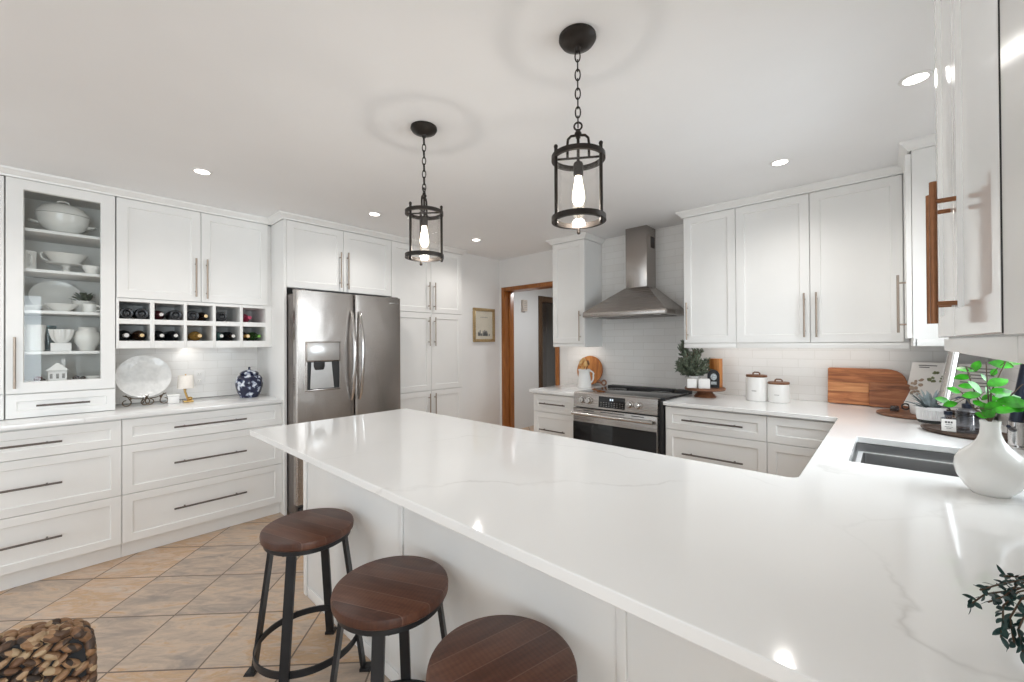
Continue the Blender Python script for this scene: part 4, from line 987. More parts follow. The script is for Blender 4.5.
B(1, 1, 0.571, 'black', 'dark', 'white', 'black white-capped wine bottle at the right of the second lower cell')
B(2, 1, 0.712, 'amber', 'amber', 'goldcap', 'amber white-wine bottle alone in the lower middle rack cell')
B(3, 1, 0.848, 'teal', 'teal', 'white', 'teal-tinted wine bottle in the fourth cell of the lower row')
B(3, 1, 0.926, 'black', 'brown', 'white', 'dark wine bottle with white cap beside the teal one')
B(4, 1, 1.027, 'brown', 'amber', 'goldcap', 'gold-capped brown wine bottle in the lower right rack cell')
B(4, 1, 1.105, 'green', 'green', 'lime', 'green wine bottle with bright green foil in the lower right rack cell')

# ------------------------------------------------------------------ dishes in the china cabinet
def zs(k): return SH[k]+0.0005
CX = -3.965
t = thing('soup_tureen', 'white lidded soup tureen on the top shelf of the china cabinet', 'tureen', (CX, 0.02, zs(0)+0.012))
c0 = (CX, 0.02, zs(0)+0.014)
TU = 1.34
m = MB(); m.lathe([(a, b_*TU) for a, b_ in [(0, 0), (0.055, 0), (0.058, 0.008), (0.085, 0.025), (0.100, 0.05), (0.105, 0.075), (0.108, 0.088), (0.104, 0.090), (0, 0.090)]], c0, 40, None, 0.78, 1.14); obj('bowl', m, M['china'], t)
m = MB(); m.lathe([(a, b_*TU) for a, b_ in [(0, 0.091), (0.108, 0.091), (0.107, 0.097), (0.085, 0.125), (0.05, 0.140), (0, 0.146)]], c0, 40, None, 0.78, 1.14)
m.tube([(c0[0], c0[1]-0.03, c0[2]+0.186), (c0[0], c0[1]-0.022, c0[2]+0.206), (c0[0], c0[1], c0[2]+0.212), (c0[0], c0[1]+0.022, c0[2]+0.206), (c0[0], c0[1]+0.03, c0[2]+0.186)], 0.0055, 8); obj('lid', m, M['china'], t)
for s in (-1, 1):
    m = MB(); y = c0[1]; z = c0[2]
    m.tube([(CX-0.02, y+s*0.108, z+0.055), (CX-0.022, y+s*0.138, z+0.062), (CX, y+s*0.146, z+0.066), (CX+0.022, y+s*0.138, z+0.062), (CX+0.02, y+s*0.108, z+0.055)], 0.006, 8); obj('handle', m, M['china'], t)
def dish(name, prof, x, y, z, lb, cat, mat='china', sx=1, sy=1, seg=36):
    m = MB(); m.lathe(prof, (x, y, z), seg, None, sx, sy); return single(name, m, M[mat], lb, cat, (x, y, z))
dish('platter', [(0, 0), (0.07, 0), (0.12, 0.008), (0.128, 0.0115), (0.12, 0.0118), (0.07, 0.006), (0, 0.006)], CX, 0.025, zs(0), 'oval white platter under the soup tureen', 'platter', sx=0.85, sy=1.1)
def mug(name, x, y, z, r, h, lb, cat, flare=1.0, ang=0.6, mat='china'):
    t = thing(name, lb, cat, (x, y, z))
    m = MB(); m.lathe([(0, 0), (r*0.9, 0), (r, 0.006), (r*0.97, h*0.5), (r*flare, h), (r*flare-0.004, h), (r*0.92, h*0.5), (r*0.9, 0.012), (0, 0.010)], (x, y, z), 30); obj('body', m, M[mat], t)
    ca, sa = math.cos(ang), math.sin(ang); q = []
    for k in range(9): a = -PI/2+PI*k/8; q.append((x+ca*(r*0.94+0.03*math.cos(a)), y+sa*(r*0.94+0.03*math.cos(a)), z+h*0.52+h*0.30*math.sin(a)))
    m = MB(); m.tube(q, 0.005, 8); obj('handle', m, M[mat], t)
    return t
mug('milk_jug', -3.935, -0.135, zs(1), 0.042, 0.118, 'tall white jug on the second shelf of the china cabinet', 'jug', 1.04, 0.35)
t = thing('pedestal_dish', 'white footed bowl standing on a pedestal plate, second cabinet shelf', 'dish', (CX, 0.032, zs(1)))
m = MB(); m.lathe([(0, 0), (0.045, 0), (0.045, 0.006), (0.018, 0.016), (0.015, 0.040), (0.025, 0.052), (0.090, 0.058), (0.096, 0.064), (0.09, 0.064), (0, 0.060)], (CX, 0.032, zs(1)), 36); obj('stand', m, M['china'], t)
m = MB(); m.lathe([(0, 0.0605), (0.050, 0.0605), (0.056, 0.07), (0.074, 0.10), (0.092, 0.128), (0.088, 0.128), (0.068, 0.10), (0.045, 0.07), (0, 0.068)], (CX, 0.032, zs(1)), 36, None, 0.8, 1.1)
m.tube([(CX, -0.046, zs(1)+0.075), (CX, -0.072, zs(1)+0.09), (CX, -0.080, zs(1)+0.12), (CX, -0.062, zs(1)+0.13)], 0.005, 8); obj('bowl', m, M['china'], t)
dish('small_bowl', [(0, 0), (0.028, 0), (0.032, 0.006), (0.046, 0.035), (0.050, 0.052), (0.046, 0.052), (0.041, 0.035), (0.026, 0.01), (0, 0.009)], -3.872, 0.150, zs(1), 'small white bowl right of the pedestal dish', 'bowl')
# third shelf
m = MB(); RT = Matrix.Rotation(math.radians(78), 3, 'Y')
m.lathe([(0, 0), (0.056, 0), (0.088, 0.007), (0.106, 0.014), (0.106, 0.017), (0.088, 0.011), (0.056, 0.005), (0, 0.005)], (-4.085, -0.012, zs(2)+0.106), 44, RT, 1.0, 1.12)
single('oval_plate', m, M['china'], 'large white plate leaning at the back of the third cabinet shelf', 'plate', (-4.085, -0.012, zs(2)))
bp = [(0, 0), (0.035, 0), (0.038, 0.008), (0.062, 0.028), (0.078, 0.050), (0.074, 0.050), (0.058, 0.03), (0.033, 0.012), (0, 0.011)]
dish('china_bowl', bp, -3.925, 0.012, zs(2), 'white bowl in front of the leaning plate, third cabinet shelf', 'bowl')
dish('saucer_bowl', [(0, 0), (0.03, 0), (0.055, 0.02), (0.062, 0.036), (0.058, 0.036), (0.05, 0.02), (0.028, 0.006), (0, 0.006)], -3.955, -0.128, zs(2), 'shallow white bowl at the left end of the third cabinet shelf', 'bowl')
t = thing('potted_herb', 'muted green herb plant in white pot inside the china cabinet', 'plant', (-4.02, 0.115, zs(2)))
m = MB(); m.lathe([(0, 0), (0.045, 0), (0.048, 0.005), (0.058, 0.075), (0.060, 0.082), (0.054, 0.082), (0.05, 0.07), (0, 0.068)], (-4.02, 0.115, zs(2)), 28); obj('pot', m, M['china'], t)
m = MB(); rnd = random.Random(5)
for k in range(90):
    a = rnd.uniform(0, 2*PI); e = rnd.uniform(0.15, 1.2); d = Vector((math.cos(a)*math.cos(e), math.sin(a)*math.cos(e), math.sin(e)))
    p = Vector((-4.02, 0.115, zs(2)+0.072))+d*rnd.uniform(0.02, 0.055); p.x = max(p.x, -4.12); m.leaf(p, d+Vector((0, 0, 0.2)), (0, 0, 1), 0.032, 0.018)
obj('foliage', m, M['herb'], t)
mug('teacup', -3.90, 0.140, zs(2), 0.034, 0.056, 'white teacup in front of the herb pot', 'cup', 1.1, 1.0)
# fourth shelf
mug('pitcher', -3.94, -0.110, zs(3), 0.052, 0.165, 'large white pitcher at the left of the fourth cabinet shelf', 'pitcher', 1.15, 2.5)
dish('glass_vase', [(0, 0), (0.03, 0), (0.034, 0.01), (0.030, 0.08), (0.036, 0.165), (0.033, 0.165), (0.027, 0.08), (0.03, 0.012), (0, 0.010)], -4.03, -0.045, zs(3), 'blue-grey glass vase behind the white pitcher in the cabinet', 'vase', 'paleglass')
m = MB(); m.box(-3.97, -3.86, -0.035, 0.055, zs(3), zs(3)+0.052, 0.003); single('white_box', m, M['matte_white'], 'flat white box on the fourth cabinet shelf', 'box', (-3.915, 0.01, zs(3)))
t = thing('ruffled_bowl', 'white ruffled bowl stacked on the flat white box', 'bowl', (-3.915, 0.01, zs(3)+0.0525))
m = MB(); loops = []
for r, z, amp in ((0.026, 0, 0), (0.040, 0.02, 0.05), (0.048, 0.05, 0.10), (0.052, 0.085, 0.14), (0.048, 0.085, 0.14), (0.043, 0.05, 0.1), (0.03, 0.012, 0.02)):
    loops.append([(-3.915+r*(1+amp*math.sin(9*2*PI*k/72))*math.cos(2*PI*k/72), 0.01+r*(1+amp*math.sin(9*2*PI*k/72))*math.sin(2*PI*k/72), zs(3)+0.053+z) for k in range(72)])
m.loft(loops); obj('bowl', m, M['porcelain'], t)
t = thing('ginger_jar', 'round white lidded jug at the right of the fourth cabinet shelf', 'jar', (-3.95, 0.128, zs(3)))
m = MB(); m.lathe([(0, 0), (0.035, 0), (0.042, 0.02), (0.060, 0.06), (0.064, 0.09), (0.058, 0.12), (0.044, 0.135), (0.042, 0.15), (0.046, 0.155), (0, 0.155)], (-3.95, 0.128, zs(3)), 34); obj('body', m, M['china'], t)
# bottom
zb = 1.1205
t = thing('model_house', 'little white model house at the bottom of the china cabinet', 'ornament', (-3.90, 0.0, zb))
m = MB(); m.loft([[(-3.94, -0.045, zb), (-3.86, -0.045, zb), (-3.86, 0.035, zb), (-3.94, 0.035, zb)], [(-3.94, -0.045, zb+0.07), (-3.86, -0.045, zb+0.07), (-3.86, 0.035, zb+0.07), (-3.94, 0.035, zb+0.07)]]); obj('walls', m, M['matte_white'], t)
m = MB(); m.loft([[(-3.95, -0.055, zb+0.071), (-3.85, -0.055, zb+0.071), (-3.85, 0.045, zb+0.071), (-3.95, 0.045, zb+0.071)], [(-3.95, -0.008, zb+0.118), (-3.85, -0.008, zb+0.118), (-3.85, -0.002, zb+0.118), (-3.95, -0.002, zb+0.118)]]); m.box(-3.91, -3.89, 0.012, 0.028, zb+0.09, zb+0.14); obj('roof', m, M['porcelain'], t)
for q in (-0.032, -0.005, 0.020): obj('model_window', MB().box(-3.8598, -3.859, q-0.006, q+0.006, zb+0.02, zb+0.05), M['printgrey'], t)
for y, r, mt, lb in ((-0.085, 0.020, 'redorn', 'dark red round ornament left of the model house'), (-0.066+0.0, 0.013, 'darkorn', 'small dark ornament beside the red one in the cabinet'), (0.075, 0.017, 'darkorn', 'dark brown ornament right of the model house'), (0.105, 0.014, 'darkorn', 'small dark round ornament beside the white dish in the cabinet')):
    xx = -3.86 if y != -0.066 else -3.835
    m = MB(); m.ball((xx, y, zb+r), r, r, r, 18, 12); single('ornament', m, M[mt], lb, 'ornament', (xx, y, zb))
dish('trinket_dish', [(0, 0), (0.022, 0), (0.038, 0.016), (0.042, 0.026), (0.039, 0.026), (0.022, 0.006), (0, 0.005)], -3.87, 0.155, zb, 'small white dish in the bottom right of the china cabinet', 'dish')

# ------------------------------------------------------------------ left worktop things
ZC = 0.9155
t = thing('decorative_plate', 'round white embossed plate standing upright by the wine rack', 'plate', (-3.97, 0.415, 0.965))
m = MB(); RP = Matrix.Rotation(math.radians(76), 3, 'Y')
m.lathe([(0, 0), (0.09, 0), (0.135, 0.010), (0.153, 0.017), (0.153, 0.021), (0.132, 0.014), (0.088, 0.005), (0, 0.005)], (-3.985, 0.415, 1.118), 56, RP); obj('plate', m, M['pearl'], t)
t = thing('plate_stand', 'scrolled antique iron stand holding the white embossed plate', 'plate stand', (-3.93, 0.40, ZC))
def scroll(y, s, parent):
    pts = []
    for k in range(22):
        a = 2*PI*0.80*k/21; r = 0.026*(1-0.018*k)
        pts.append((-3.905+0.0, y+s*(-r*math.cos(a-0.3)), ZC+0.031-r*math.sin(a-0.3)*1.0))
    m = MB(); m.tube(pts, 0.0032, 8); m.tube([pts[0], (-3.925, y+s*(-0.012), ZC+0.062), (-3.945, y, ZC+0.078)], 0.0032, 8); obj('scroll_foot', m, M['scroll'], parent)
scroll(0.315, -1, t); scroll(0.412, -1, t); scroll(0.440, 1, t); scroll(0.520, 1, t)
m = MB(); m.tube([(-3.945, 0.300, ZC+0.078), (-3.95, 0.36, ZC+0.052), (-3.945, 0.42, ZC+0.045), (-3.95, 0.48, ZC+0.052), (-3.945, 0.535, ZC+0.078)], 0.0032, 8)
m.tube([(-4.04, 0.415, ZC+0.004), (-3.945, 0.42, ZC+0.045)], 0.003, 8); m.tube([(-4.04, 0.415, ZC+0.004), (-4.015, 0.415, ZC+0.1), (-4.022, 0.415, ZC+0.22)], 0.003, 8)
for y in (0.34, 0.42, 0.50): m.ball((-3.925, y, ZC+0.056), 0.006, 0.006, 0.008)
obj('frame', m, M['scroll'], t)
t = thing('table_lamp', 'tiny table lamp with white drum shade and leafy brass base', 'lamp', (-3.925, 0.645, ZC))
m = MB(); m.lathe([(0.050, 1.020), (0.052, 1.020), (0.046, 1.118), (0.044, 1.118), (0.050, 1.020)], (-3.925, 0.645, 0), 36); obj('lamp_shade', m, M['lampshade'], t)
m = MB(); m.box(-3.955, -3.895, 0.630, 0.690, ZC, ZC+0.012, 0.003); m.tube([(-3.925, 0.662, ZC+0.012), (-3.925, 0.650, ZC+0.05), (-3.925, 0.640, ZC+0.085), (-3.925, 0.645, ZC+0.115)], 0.007, 8)
for k in range(9):
    a = k*2.4; m.leaf((-3.925, 0.642+0.004*math.cos(a), ZC+0.085+0.002*k), (math.cos(a), math.sin(a), 0.6), (0, 0, 1), 0.022, 0.014)
m.ball((-3.925, 0.672, ZC+0.025), 0.018, 0.016, 0.014); m.tube([(-3.925, 0.645, ZC+0.115), (-3.925, 0.645, 1.118)], 0.003, 6); m.ball((-3.925, 0.645, 1.121), 0.005, 0.005, 0.006); obj('base', m, M['gold'], t)
t = thing('small_box', 'small white lidded box beside the tiny brass lamp', 'box', (-3.93, 0.572, ZC))
obj('box', MB().box(-3.96, -3.90, 0.538, 0.604, ZC, ZC+0.052, 0.002), M['matte_white'], t); obj('lid', MB().box(-3.963, -3.897, 0.535, 0.607, ZC+0.0525, ZC+0.066, 0.002), M['porcelain'], t)
def ginger(x, y):
    t = thing('ginger_jar', 'squat blue and white floral lidded jar by the fridge panel', 'jar', (x, y, ZC))
    m = MB(); m.lathe([(0, 0), (0.066, 0), (0.068, 0.006), (0.083, 0.040), (0.096, 0.085), (0.100, 0.120), (0.094, 0.152), (0.078, 0.176), (0.066, 0.184), (0, 0.186)], (x, y, ZC), 44); obj('body', m, M['jar'], t)
    m = MB(); m.lathe([(0, 0.1865), (0.066, 0.1865), (0.070, 0.192), (0.060, 0.206), (0.035, 0.219), (0.010, 0.224), (0.006, 0.230), (0.010, 0.238), (0.006, 0.246), (0, 0.247)], (x, y, ZC), 40); obj('lid', m, M['jar'], t)
ginger(-3.905, 1.060)
def outlet(name, fc, plane, a, z, lb, cat='socket', wdt=0.075, hgt=0.118, gangs=1):
    p = P(fc, plane, a, z, 0); t = thing(name, lb, cat, p)
    def bx(a0, a1, z0, z1, d0, d1):
        q, r = P(fc, plane, a0, z0, d0), P(fc, plane, a1, z1, d1); return MB().box(q.x, r.x, q.y, r.y, z0, z1, 0.001)
    obj('plate', bx(a-wdt/2, a+wdt/2, z-hgt/2, z+hgt/2, 0.0005, 0.006), M['matte_white'], t)
    for s in (-1, 1): obj('socket_face', bx(a-0.016, a+0.016, z+s*0.028-0.014, z+s*0.028+0.014, 0.0062, 0.008), M['porcelain'], t)
    mm = MB()
    for s in (-1, 1):
        for e in (-1, 1):
            q, r = P(fc, plane, a+e*0.006-0.001, z+s*0.028-0.004, 0.0081), P(fc, plane, a+e*0.006+0.001, z+s*0.028+0.005, 0.0085); mm.box(q.x, r.x, q.y, r.y, q.z, r.z)
    obj('slots', mm, M['printgrey'], t)
outlet('wall_socket', '+X', XL+0.010, 0.775, 1.082, 'white wall socket on the tile behind the tiny lamp')

# framed picture on the return wall
fx = -3.5995
t = thing('picture_frame', 'small gilt framed picture on the white wall beside the doorway', 'picture', (fx, 3.44, 1.36))
y0, y1, z0, z1 = 3.262, 3.615, 1.362, 1.765
m = MB()
for a, b, c, d in ((y0, y1, z0, z0+0.034), (y0, y1, z1-0.034, z1), (y0, y0+0.034, z0+0.034, z1-0.034), (y1-0.034, y1, z0+0.034, z1-0.034)): m.box(fx, fx+0.022, a, b, c, d, 0.004)
obj('frame', m, M['goldframe'], t)
obj('mat_board', MB().box(fx, fx+0.008, y0+0.034, y1-0.034, z0+0.034, z1-0.034), M['mat_board'], t)
m = MB(); rnd = random.Random(9)
for k in range(16): q = 3.34+0.20*rnd.random(); h = rnd.uniform(0.02, 0.075); m.box(fx+0.0081, fx+0.009, q, q+0.016, 1.435, 1.435+h)
m.box(fx+0.0081, fx+0.009, 3.38, 3.50, 1.655, 1.660)
obj('print', m, M['printgrey'], t)
obj('glazing', MB().box(fx+0.0105, fx+0.012, y0+0.0345, y1-0.0345, z0+0.0345, z1-0.0345), M['glass'], t)

# ------------------------------------------------------------------ range-side things
def flat_board(pts, th, mat4):
    """outline in local xy (x along, y up), thickness th in z, placed by mat4"""
    mb = MB(); b = MB(); e = 0.003
    def off(k, z):
        cx = sum(p[0] for p in pts)/len(pts); cy = sum(p[1] for p in pts)/len(pts)
        out = []
        for x, y in pts:
            v = Vector((x-cx, y-cy)); L = v.length or 1; v *= (L-k)/L; out.append((v.x+cx, v.y+cy, z))
        return out
    b.loft([off(e, 0), off(0, e), off(0, th-e), off(e, th)]); mb.add(b, mat4); b.b.free(); return mb
def lean(x, y, z, rot, tilt):
    """board standing on its lower edge, facing -Y turned by rot, leaning back by tilt"""
    return Matrix.Translation((x, y, z)) @ Matrix.Rotation(rot, 4, 'Z') @ Matrix.Rotation(PI/2-tilt, 4, 'X')
def rrect(w, h, radii):
    c = fillet([(-w/2, 0), (w/2, 0), (w/2, h), (-w/2, h)], {i: r for i, r in enumerate(radii) if r}); return c
YW = YR-0.010
# round board with ring handle
circ = [(0.148*math.cos(2*PI*k/64), 0.148+0.148*math.sin(2*PI*k/64)) for k in range(64)]
t = thing('serving_board', 'round orange-brown wooden serving board with ring handle, left of range', 'board', (-2.26, 3.60, ZC))
Mx = lean(-2.262, 3.640, ZC+0.002, 0, math.radians(8))
obj('board', flat_board(circ, 0.016, Mx), M['honey'], t)
hb = MB(); hb.tube([(0.105, 0.043, 0.008), (0.135, 0.030, 0.008), (0.150, 0.026, 0.008)], [0.018, 0.012, 0.009], 10); hb.torus(0.024, 0.008, (0.172, 0.030, 0.008), None, 24, 8)
m = MB(); m.add(hb, Mx); hb.b.free(); obj('ring_handle', m, M['walnut'], t)
# pitcher with wooden utensils
px, py = -2.165, 3.400
t = thing('pitcher', 'white porcelain pitcher full of wooden spoons, left of the range', 'pitcher', (px, py, ZC))
m = MB(); m.lathe([(0, 0), (0.060, 0), (0.066, 0.006), (0.064, 0.06), (0.055, 0.12), (0.052, 0.15), (0.060, 0.178), (0.056, 0.178), (0.047, 0.15), (0.05, 0.12), (0.058, 0.02), (0, 0.014)], (px, py, ZC), 34); obj('body', m, M['porcelain'], t)
hd_ = []
for k in range(11):
    a = -PI/2+PI*k/10; hd_.append((px+0.050+0.050*math.cos(a)+(0.012 if k > 6 else 0), py+0.0, ZC+0.105+0.058*math.sin(a)))
m = MB(); m.tube(hd_, 0.0075, 10); obj('handle', m, M['porcelain'], t)
rnd = random.Random(21)
for k, lb in enumerate(('round-headed wooden spoon leaning left in the white pitcher', 'wooden spoon standing at the back of the white pitcher', 'wooden spatula in the middle of the white pitcher', 'wooden spoon leaning right in the white pitcher', 'wooden spoon leaning forward in the white pitcher')):
    a = [2.9, 1.9, 4.2, 0.5, 5.3][k]; b = Vector((px-0.02*math.cos(a), py-0.02*math.sin(a), ZC+0.02)); d = Vector((0.30*math.cos(a), 0.16*math.sin(a), 1)).normalized(); L = [0.222, 0.245, 0.232, 0.228, 0.212][k]
    tip = b+d*L; m = MB(); m.tube([b, b+d*(L-0.03)], 0.0048, 8)
    m.ball(tip, 0.021, 0.009, 0.028, 14, 9, Matrix.Rotation(a+PI/2, 3, 'Z') @ Matrix.Rotation(-0.22, 3, 'X'))
    single('wooden_spoon', m, M['spoon'] if k != 3 else M['walnut'], lb, 'spoon', b, 'wooden utensils in the white pitcher')
# cake stand and what stands on it
sx, sy = -1.075, 3.425; ZS = ZC+0.075
t = thing('cake_stand', 'round wooden pedestal stand right of the range', 'stand', (sx, sy, ZC))
m = MB(); m.lathe([(0, 0.055), (0.142, 0.055), (0.148, 0.060), (0.148, 0.070), (0.144, 0.0745), (0, 0.0745)], (sx, sy, ZC), 52); obj('top', m, M['walnut'], t)
m = MB(); m.lathe([(0, 0), (0.080, 0), (0.082, 0.006), (0.060, 0.030), (0.056, 0.044), (0.066, 0.0545), (0, 0.0545)], (sx, sy, ZC), 40); obj('pedestal', m, M['walnut'], t)
def cube_box(x, y, s, h, rot, lb):
    t = thing('white_block', lb, 'box', (x, y, ZS))
    b = MB(); b.box(-s/2, s/2, -s/2, s/2, 0, h, 0.003); m = MB(); m.add(b, Matrix.Translation((x, y, ZS)) @ Matrix.Rotation(rot, 4, 'Z')); b.b.free(); obj('block', m, M['matte_white'], t)
cube_box(-1.142, 3.330, 0.072, 0.070, 0.45, 'white cube block at the left front of the wooden stand')
cube_box(-1.058, 3.348, 0.080, 0.072, 0.40, 'white cube block at the right front, before the dark bottle')
t = thing('potted_fir', 'small bushy green fir sprig plant in a white pot on the wooden stand', 'plant', (-1.150, 3.455, ZS))
gx, gy = -1.165, 3.440
m = MB(); m.lathe([(0, 0), (0.034, 0), (0.040, 0.01), (0.050, 0.06), (0.052, 0.085), (0.047, 0.085), (0.044, 0.07), (0, 0.068)], (gx, gy, ZS), 30); obj('pot', m, M['porcelain'], t)
m = MB(); fl = MB(); rnd = random.Random(31)
for k in range(84):
    a = rnd.uniform(0, 2*PI); e = rnd.uniform(0.12, 1.5)
    if k < 14: a = PI+rnd.uniform(-0.5, 0.5); e = rnd.uniform(1.05, 1.35)
    L = 0.13+0.13*(e/1.55)**2.0+(0.07 if k < 14 else 0)
    d = Vector((math.cos(a)*math.cos(e), math.sin(a)*math.cos(e), math.sin(e))); b0 = Vector((gx, gy, ZS+0.075))
    def lim(p): p.y = min(p.y, YW-0.03); p.z = min(p.z, 1.286 if p.x > -1.235 else 1.385); return p
    e1 = lim(b0+d*L); m.tube([b0, (b0+e1)/2+Vector((0, 0, 0.006)), e1], 0.0018, 5)
    for j in range(26):
        tt = rnd.uniform(0.22, 1.0); p = b0.lerp(e1, tt); s = Vector((rnd.uniform(-1, 1), rnd.uniform(-1, 1), rnd.uniform(-0.6, 1))).normalized()
        fl.leaf(p, (d*0.9+s*0.9), (s.y, -s.x, 0.4), 0.034, 0.0085, 0.3, 0.1)
obj('stem', m, M['stem'], t); obj('needles', fl, M['fir'], t)
m = MB(); m.box(-1.070, -0.972, 3.472, 3.520, ZS, ZS+0.225, 0.003)
m2 = MB(); m2.add(m, Matrix.Translation((-1.0, 3.5, 0)) @ Matrix.Rotation(math.radians(-16), 4, 'Z') @ Matrix.Translation((1.0, -3.5, 0))); m.b.free()
single('wooden_block', m2, M['honey'], 'upright honey-coloured wooden block at the back of the wooden stand', 'wooden block', (-1.0, 3.5, ZS))
bx_, by_ = -1.012, 3.430
t = thing('syrup_bottle', 'small dark arch-shaped bottle with pale label before the wooden block', 'bottle', (bx_, by_, ZS))
RB = Matrix.Translation((bx_, by_, ZS)) @ Matrix.Rotation(math.radians(22), 4, 'Z')
arch = [(-0.040, 0.0), (0.040, 0.0), (0.042, 0.07)]+[(0.042*math.cos(PI*k/14), 0.092+0.048*math.sin(PI*k/14)) for k in range(15)]+[(-0.042, 0.07)]
b = MB(); b.loft([[(x, -0.013, z) for x, z in arch], [(x*1.03, -0.006, z*1.01) for x, z in arch], [(x*1.03, 0.006, z*1.01) for x, z in arch], [(x, 0.013, z) for x, z in arch]]); m = MB(); m.add(b, RB); b.b.free(); obj('body', m, BG['black'], t)
b = MB(); b.box(-0.020, 0.020, -0.0150, -0.0138, 0.026, 0.048); b.ball((0, -0.0135, 0.085), 0.022, 0.001, 0.026, 16, 10); m = MB(); m.add(b, RB); b.b.free(); obj('label', m, plain('pale_blue_label', (0.36, 0.40, 0.42), 0.5, var=0.5, scale=120), t)
# canisters
def canister(x, y, r, h, lb):
    t = thing('canister', lb, 'canister', (x, y, ZC), 'white canisters on the worktop')
    m = MB(); m.lathe([(0, 0), (r-0.004, 0), (r, 0.005), (r, h-0.006), (r-0.003, h), (0, h)], (x, y, ZC), 44); obj('body', m, M['porcelain'], t)
    m = MB(); m.lathe([(0, h+0.0005), (r-0.002, h+0.0005), (r, h+0.004), (r, h+0.012), (r-0.003, h+0.016), (0, h+0.016)], (x, y, ZC), 44); ld = obj('lid', m, M['walnut'], t)
    pts = [(x-0.022, y, ZC+h+0.015), (x-0.021, y, ZC+h+0.028), (x-0.012, y, ZC+h+0.034), (x+0.012, y, ZC+h+0.034), (x+0.021, y, ZC+h+0.028), (x+0.022, y, ZC+h+0.015)]
    m = MB(); m.tube(pts, 0.0052, 8); obj('knob', m, M['walnut'], ld)
    m = MB(); m.box(x-0.016, x+0.014, y-r-0.0006, y-r+0.0008, ZC+h*0.42, ZC+h*0.45); obj('printed_word', m, M['printgrey'], t)
canister(-0.724, 3.455, 0.069, 0.172, 'taller white canister with wooden lid, next to its shorter twin')
canister(-0.585, 3.455, 0.067, 0.128, 'shorter white canister with wooden lid, right of the taller one')
# chopping boards
Mx = lean(-0.118, 3.628, ZC+0.002, 0, math.radians(9))
single('chopping_board', flat_board(rrect(0.405, 0.245, (0.012, 0.03, 0.11, 0.012)), 0.022, Mx), M['acacia'], 'large striped acacia chopping board leaning on the tiled wall', 'chopping board', (-0.095, 3.628, ZC))
Mx = lean(0.000, 3.585, ZC+0.002, 0, math.radians(9))
single('chopping_board', flat_board(rrect(0.205, 0.160, (0.012, 0.02, 0.04, 0.014)), 0.018, Mx), M['acacia_dark'], 'smaller swirled wooden board in front of the large striped one', 'chopping board', (0.020, 3.585, ZC))
# round board / tray in the corner
cx, cy = 0.103, 3.300
m = MB(); m.lathe([(0, 0), (0.158, 0), (0.165, 0.004), (0.165, 0.012), (0.160, 0.016), (0, 0.016)], (cx, cy, ZC), 56); single('round_board', m, M['walnut'], 'round wooden board lying flat in the worktop corner', 'board', (cx, cy, ZC))
ZB = ZC+0.0165
def turned(b, x, y, rot, z=0):
    m = MB(); m.add(b, Matrix.Translation((x, y, z)) @ Matrix.Rotation(rot, 4, 'Z')); b.b.free(); return m
# cookbook on its stand: two pages leaning back
t = thing('cookbook', 'open cookbook with a pictured page, propped up in the worktop corner', 'book', (0.26, 3.55, ZC))
def page(w0, w1, h, rot, x, y, tilt, bulge=0.008, th=0.012):
    n = 10; loops = []
    for k in range(n+1):
        u = w0+(w1-w0)*k/n; dz = bulge*math.sin(PI*k/n)
        loops.append([(u, 0.0, -th), (u, 0, dz), (u, h, dz), (u, h, -th)])
    b = MB(); b.loft(loops); m = MB(); m.add(b, lean(x, y, ZC+0.026, rot, tilt)); b.b.free(); return m
TB = math.radians(20); RBK = math.radians(-30)
obj('left_page', page(-0.215, -0.003, 0.285, RBK, 0.245, 3.462, TB), M['paper'], t)
obj('right_page', page(0.003, 0.195, 0.285, RBK, 0.245, 3.462, TB), M['paper'], t)
def on_page(b): m = MB(); m.add(b, lean(0.245, 3.462, ZC+0.026, RBK, TB)); b.b.free(); return m
def pz(u): return 0.0088
b = MB()
for k, (u0, u1, v) in enumerate(((-0.175, -0.085, 0.262), (-0.170, -0.120, 0.250), (0.03, 0.16, 0.255), (0.03, 0.15, 0.236), (0.03, 0.165, 0.217), (0.03, 0.14, 0.198), (0.03, 0.16, 0.172), (0.03, 0.15, 0.153))): b.box(u0, u1, v, v+0.005, pz(0), pz(0)+0.0004)
obj('printed_text', on_page(b), M['ink'], t)
b = MB(); rnd = random.Random(4)
for k in range(16): u, v = rnd.uniform(-0.19, -0.14), rnd.uniform(0.07, 0.19); b.ball((u, v, pz(0)), rnd.uniform(0.006, 0.014), rnd.uniform(0.005, 0.012), 0.0006, 8, 6)
obj('printed_picture', on_page(b), M['printbrown'], t)
b = MB()
for k in range(20): u, v = rnd.uniform(-0.11, -0.03), rnd.uniform(0.16, 0.225); b.ball((u, v, pz(0)), rnd.uniform(0.006, 0.013), rnd.uniform(0.004, 0.010), 0.0006, 8, 6)
obj('printed_leaves', on_page(b), M['printgreen'], t)
b = MB(); b.box(-0.16, 0.15, -0.017, 0.0, -0.02, 0.03, 0.002); b.box(-0.12, -0.09, 0, 0.22, -0.022, -0.0125, 0.001); b.box(0.09, 0.12, 0, 0.22, -0.022, -0.0125, 0.001); obj('book_stand', on_page(b), M['tray'], t)
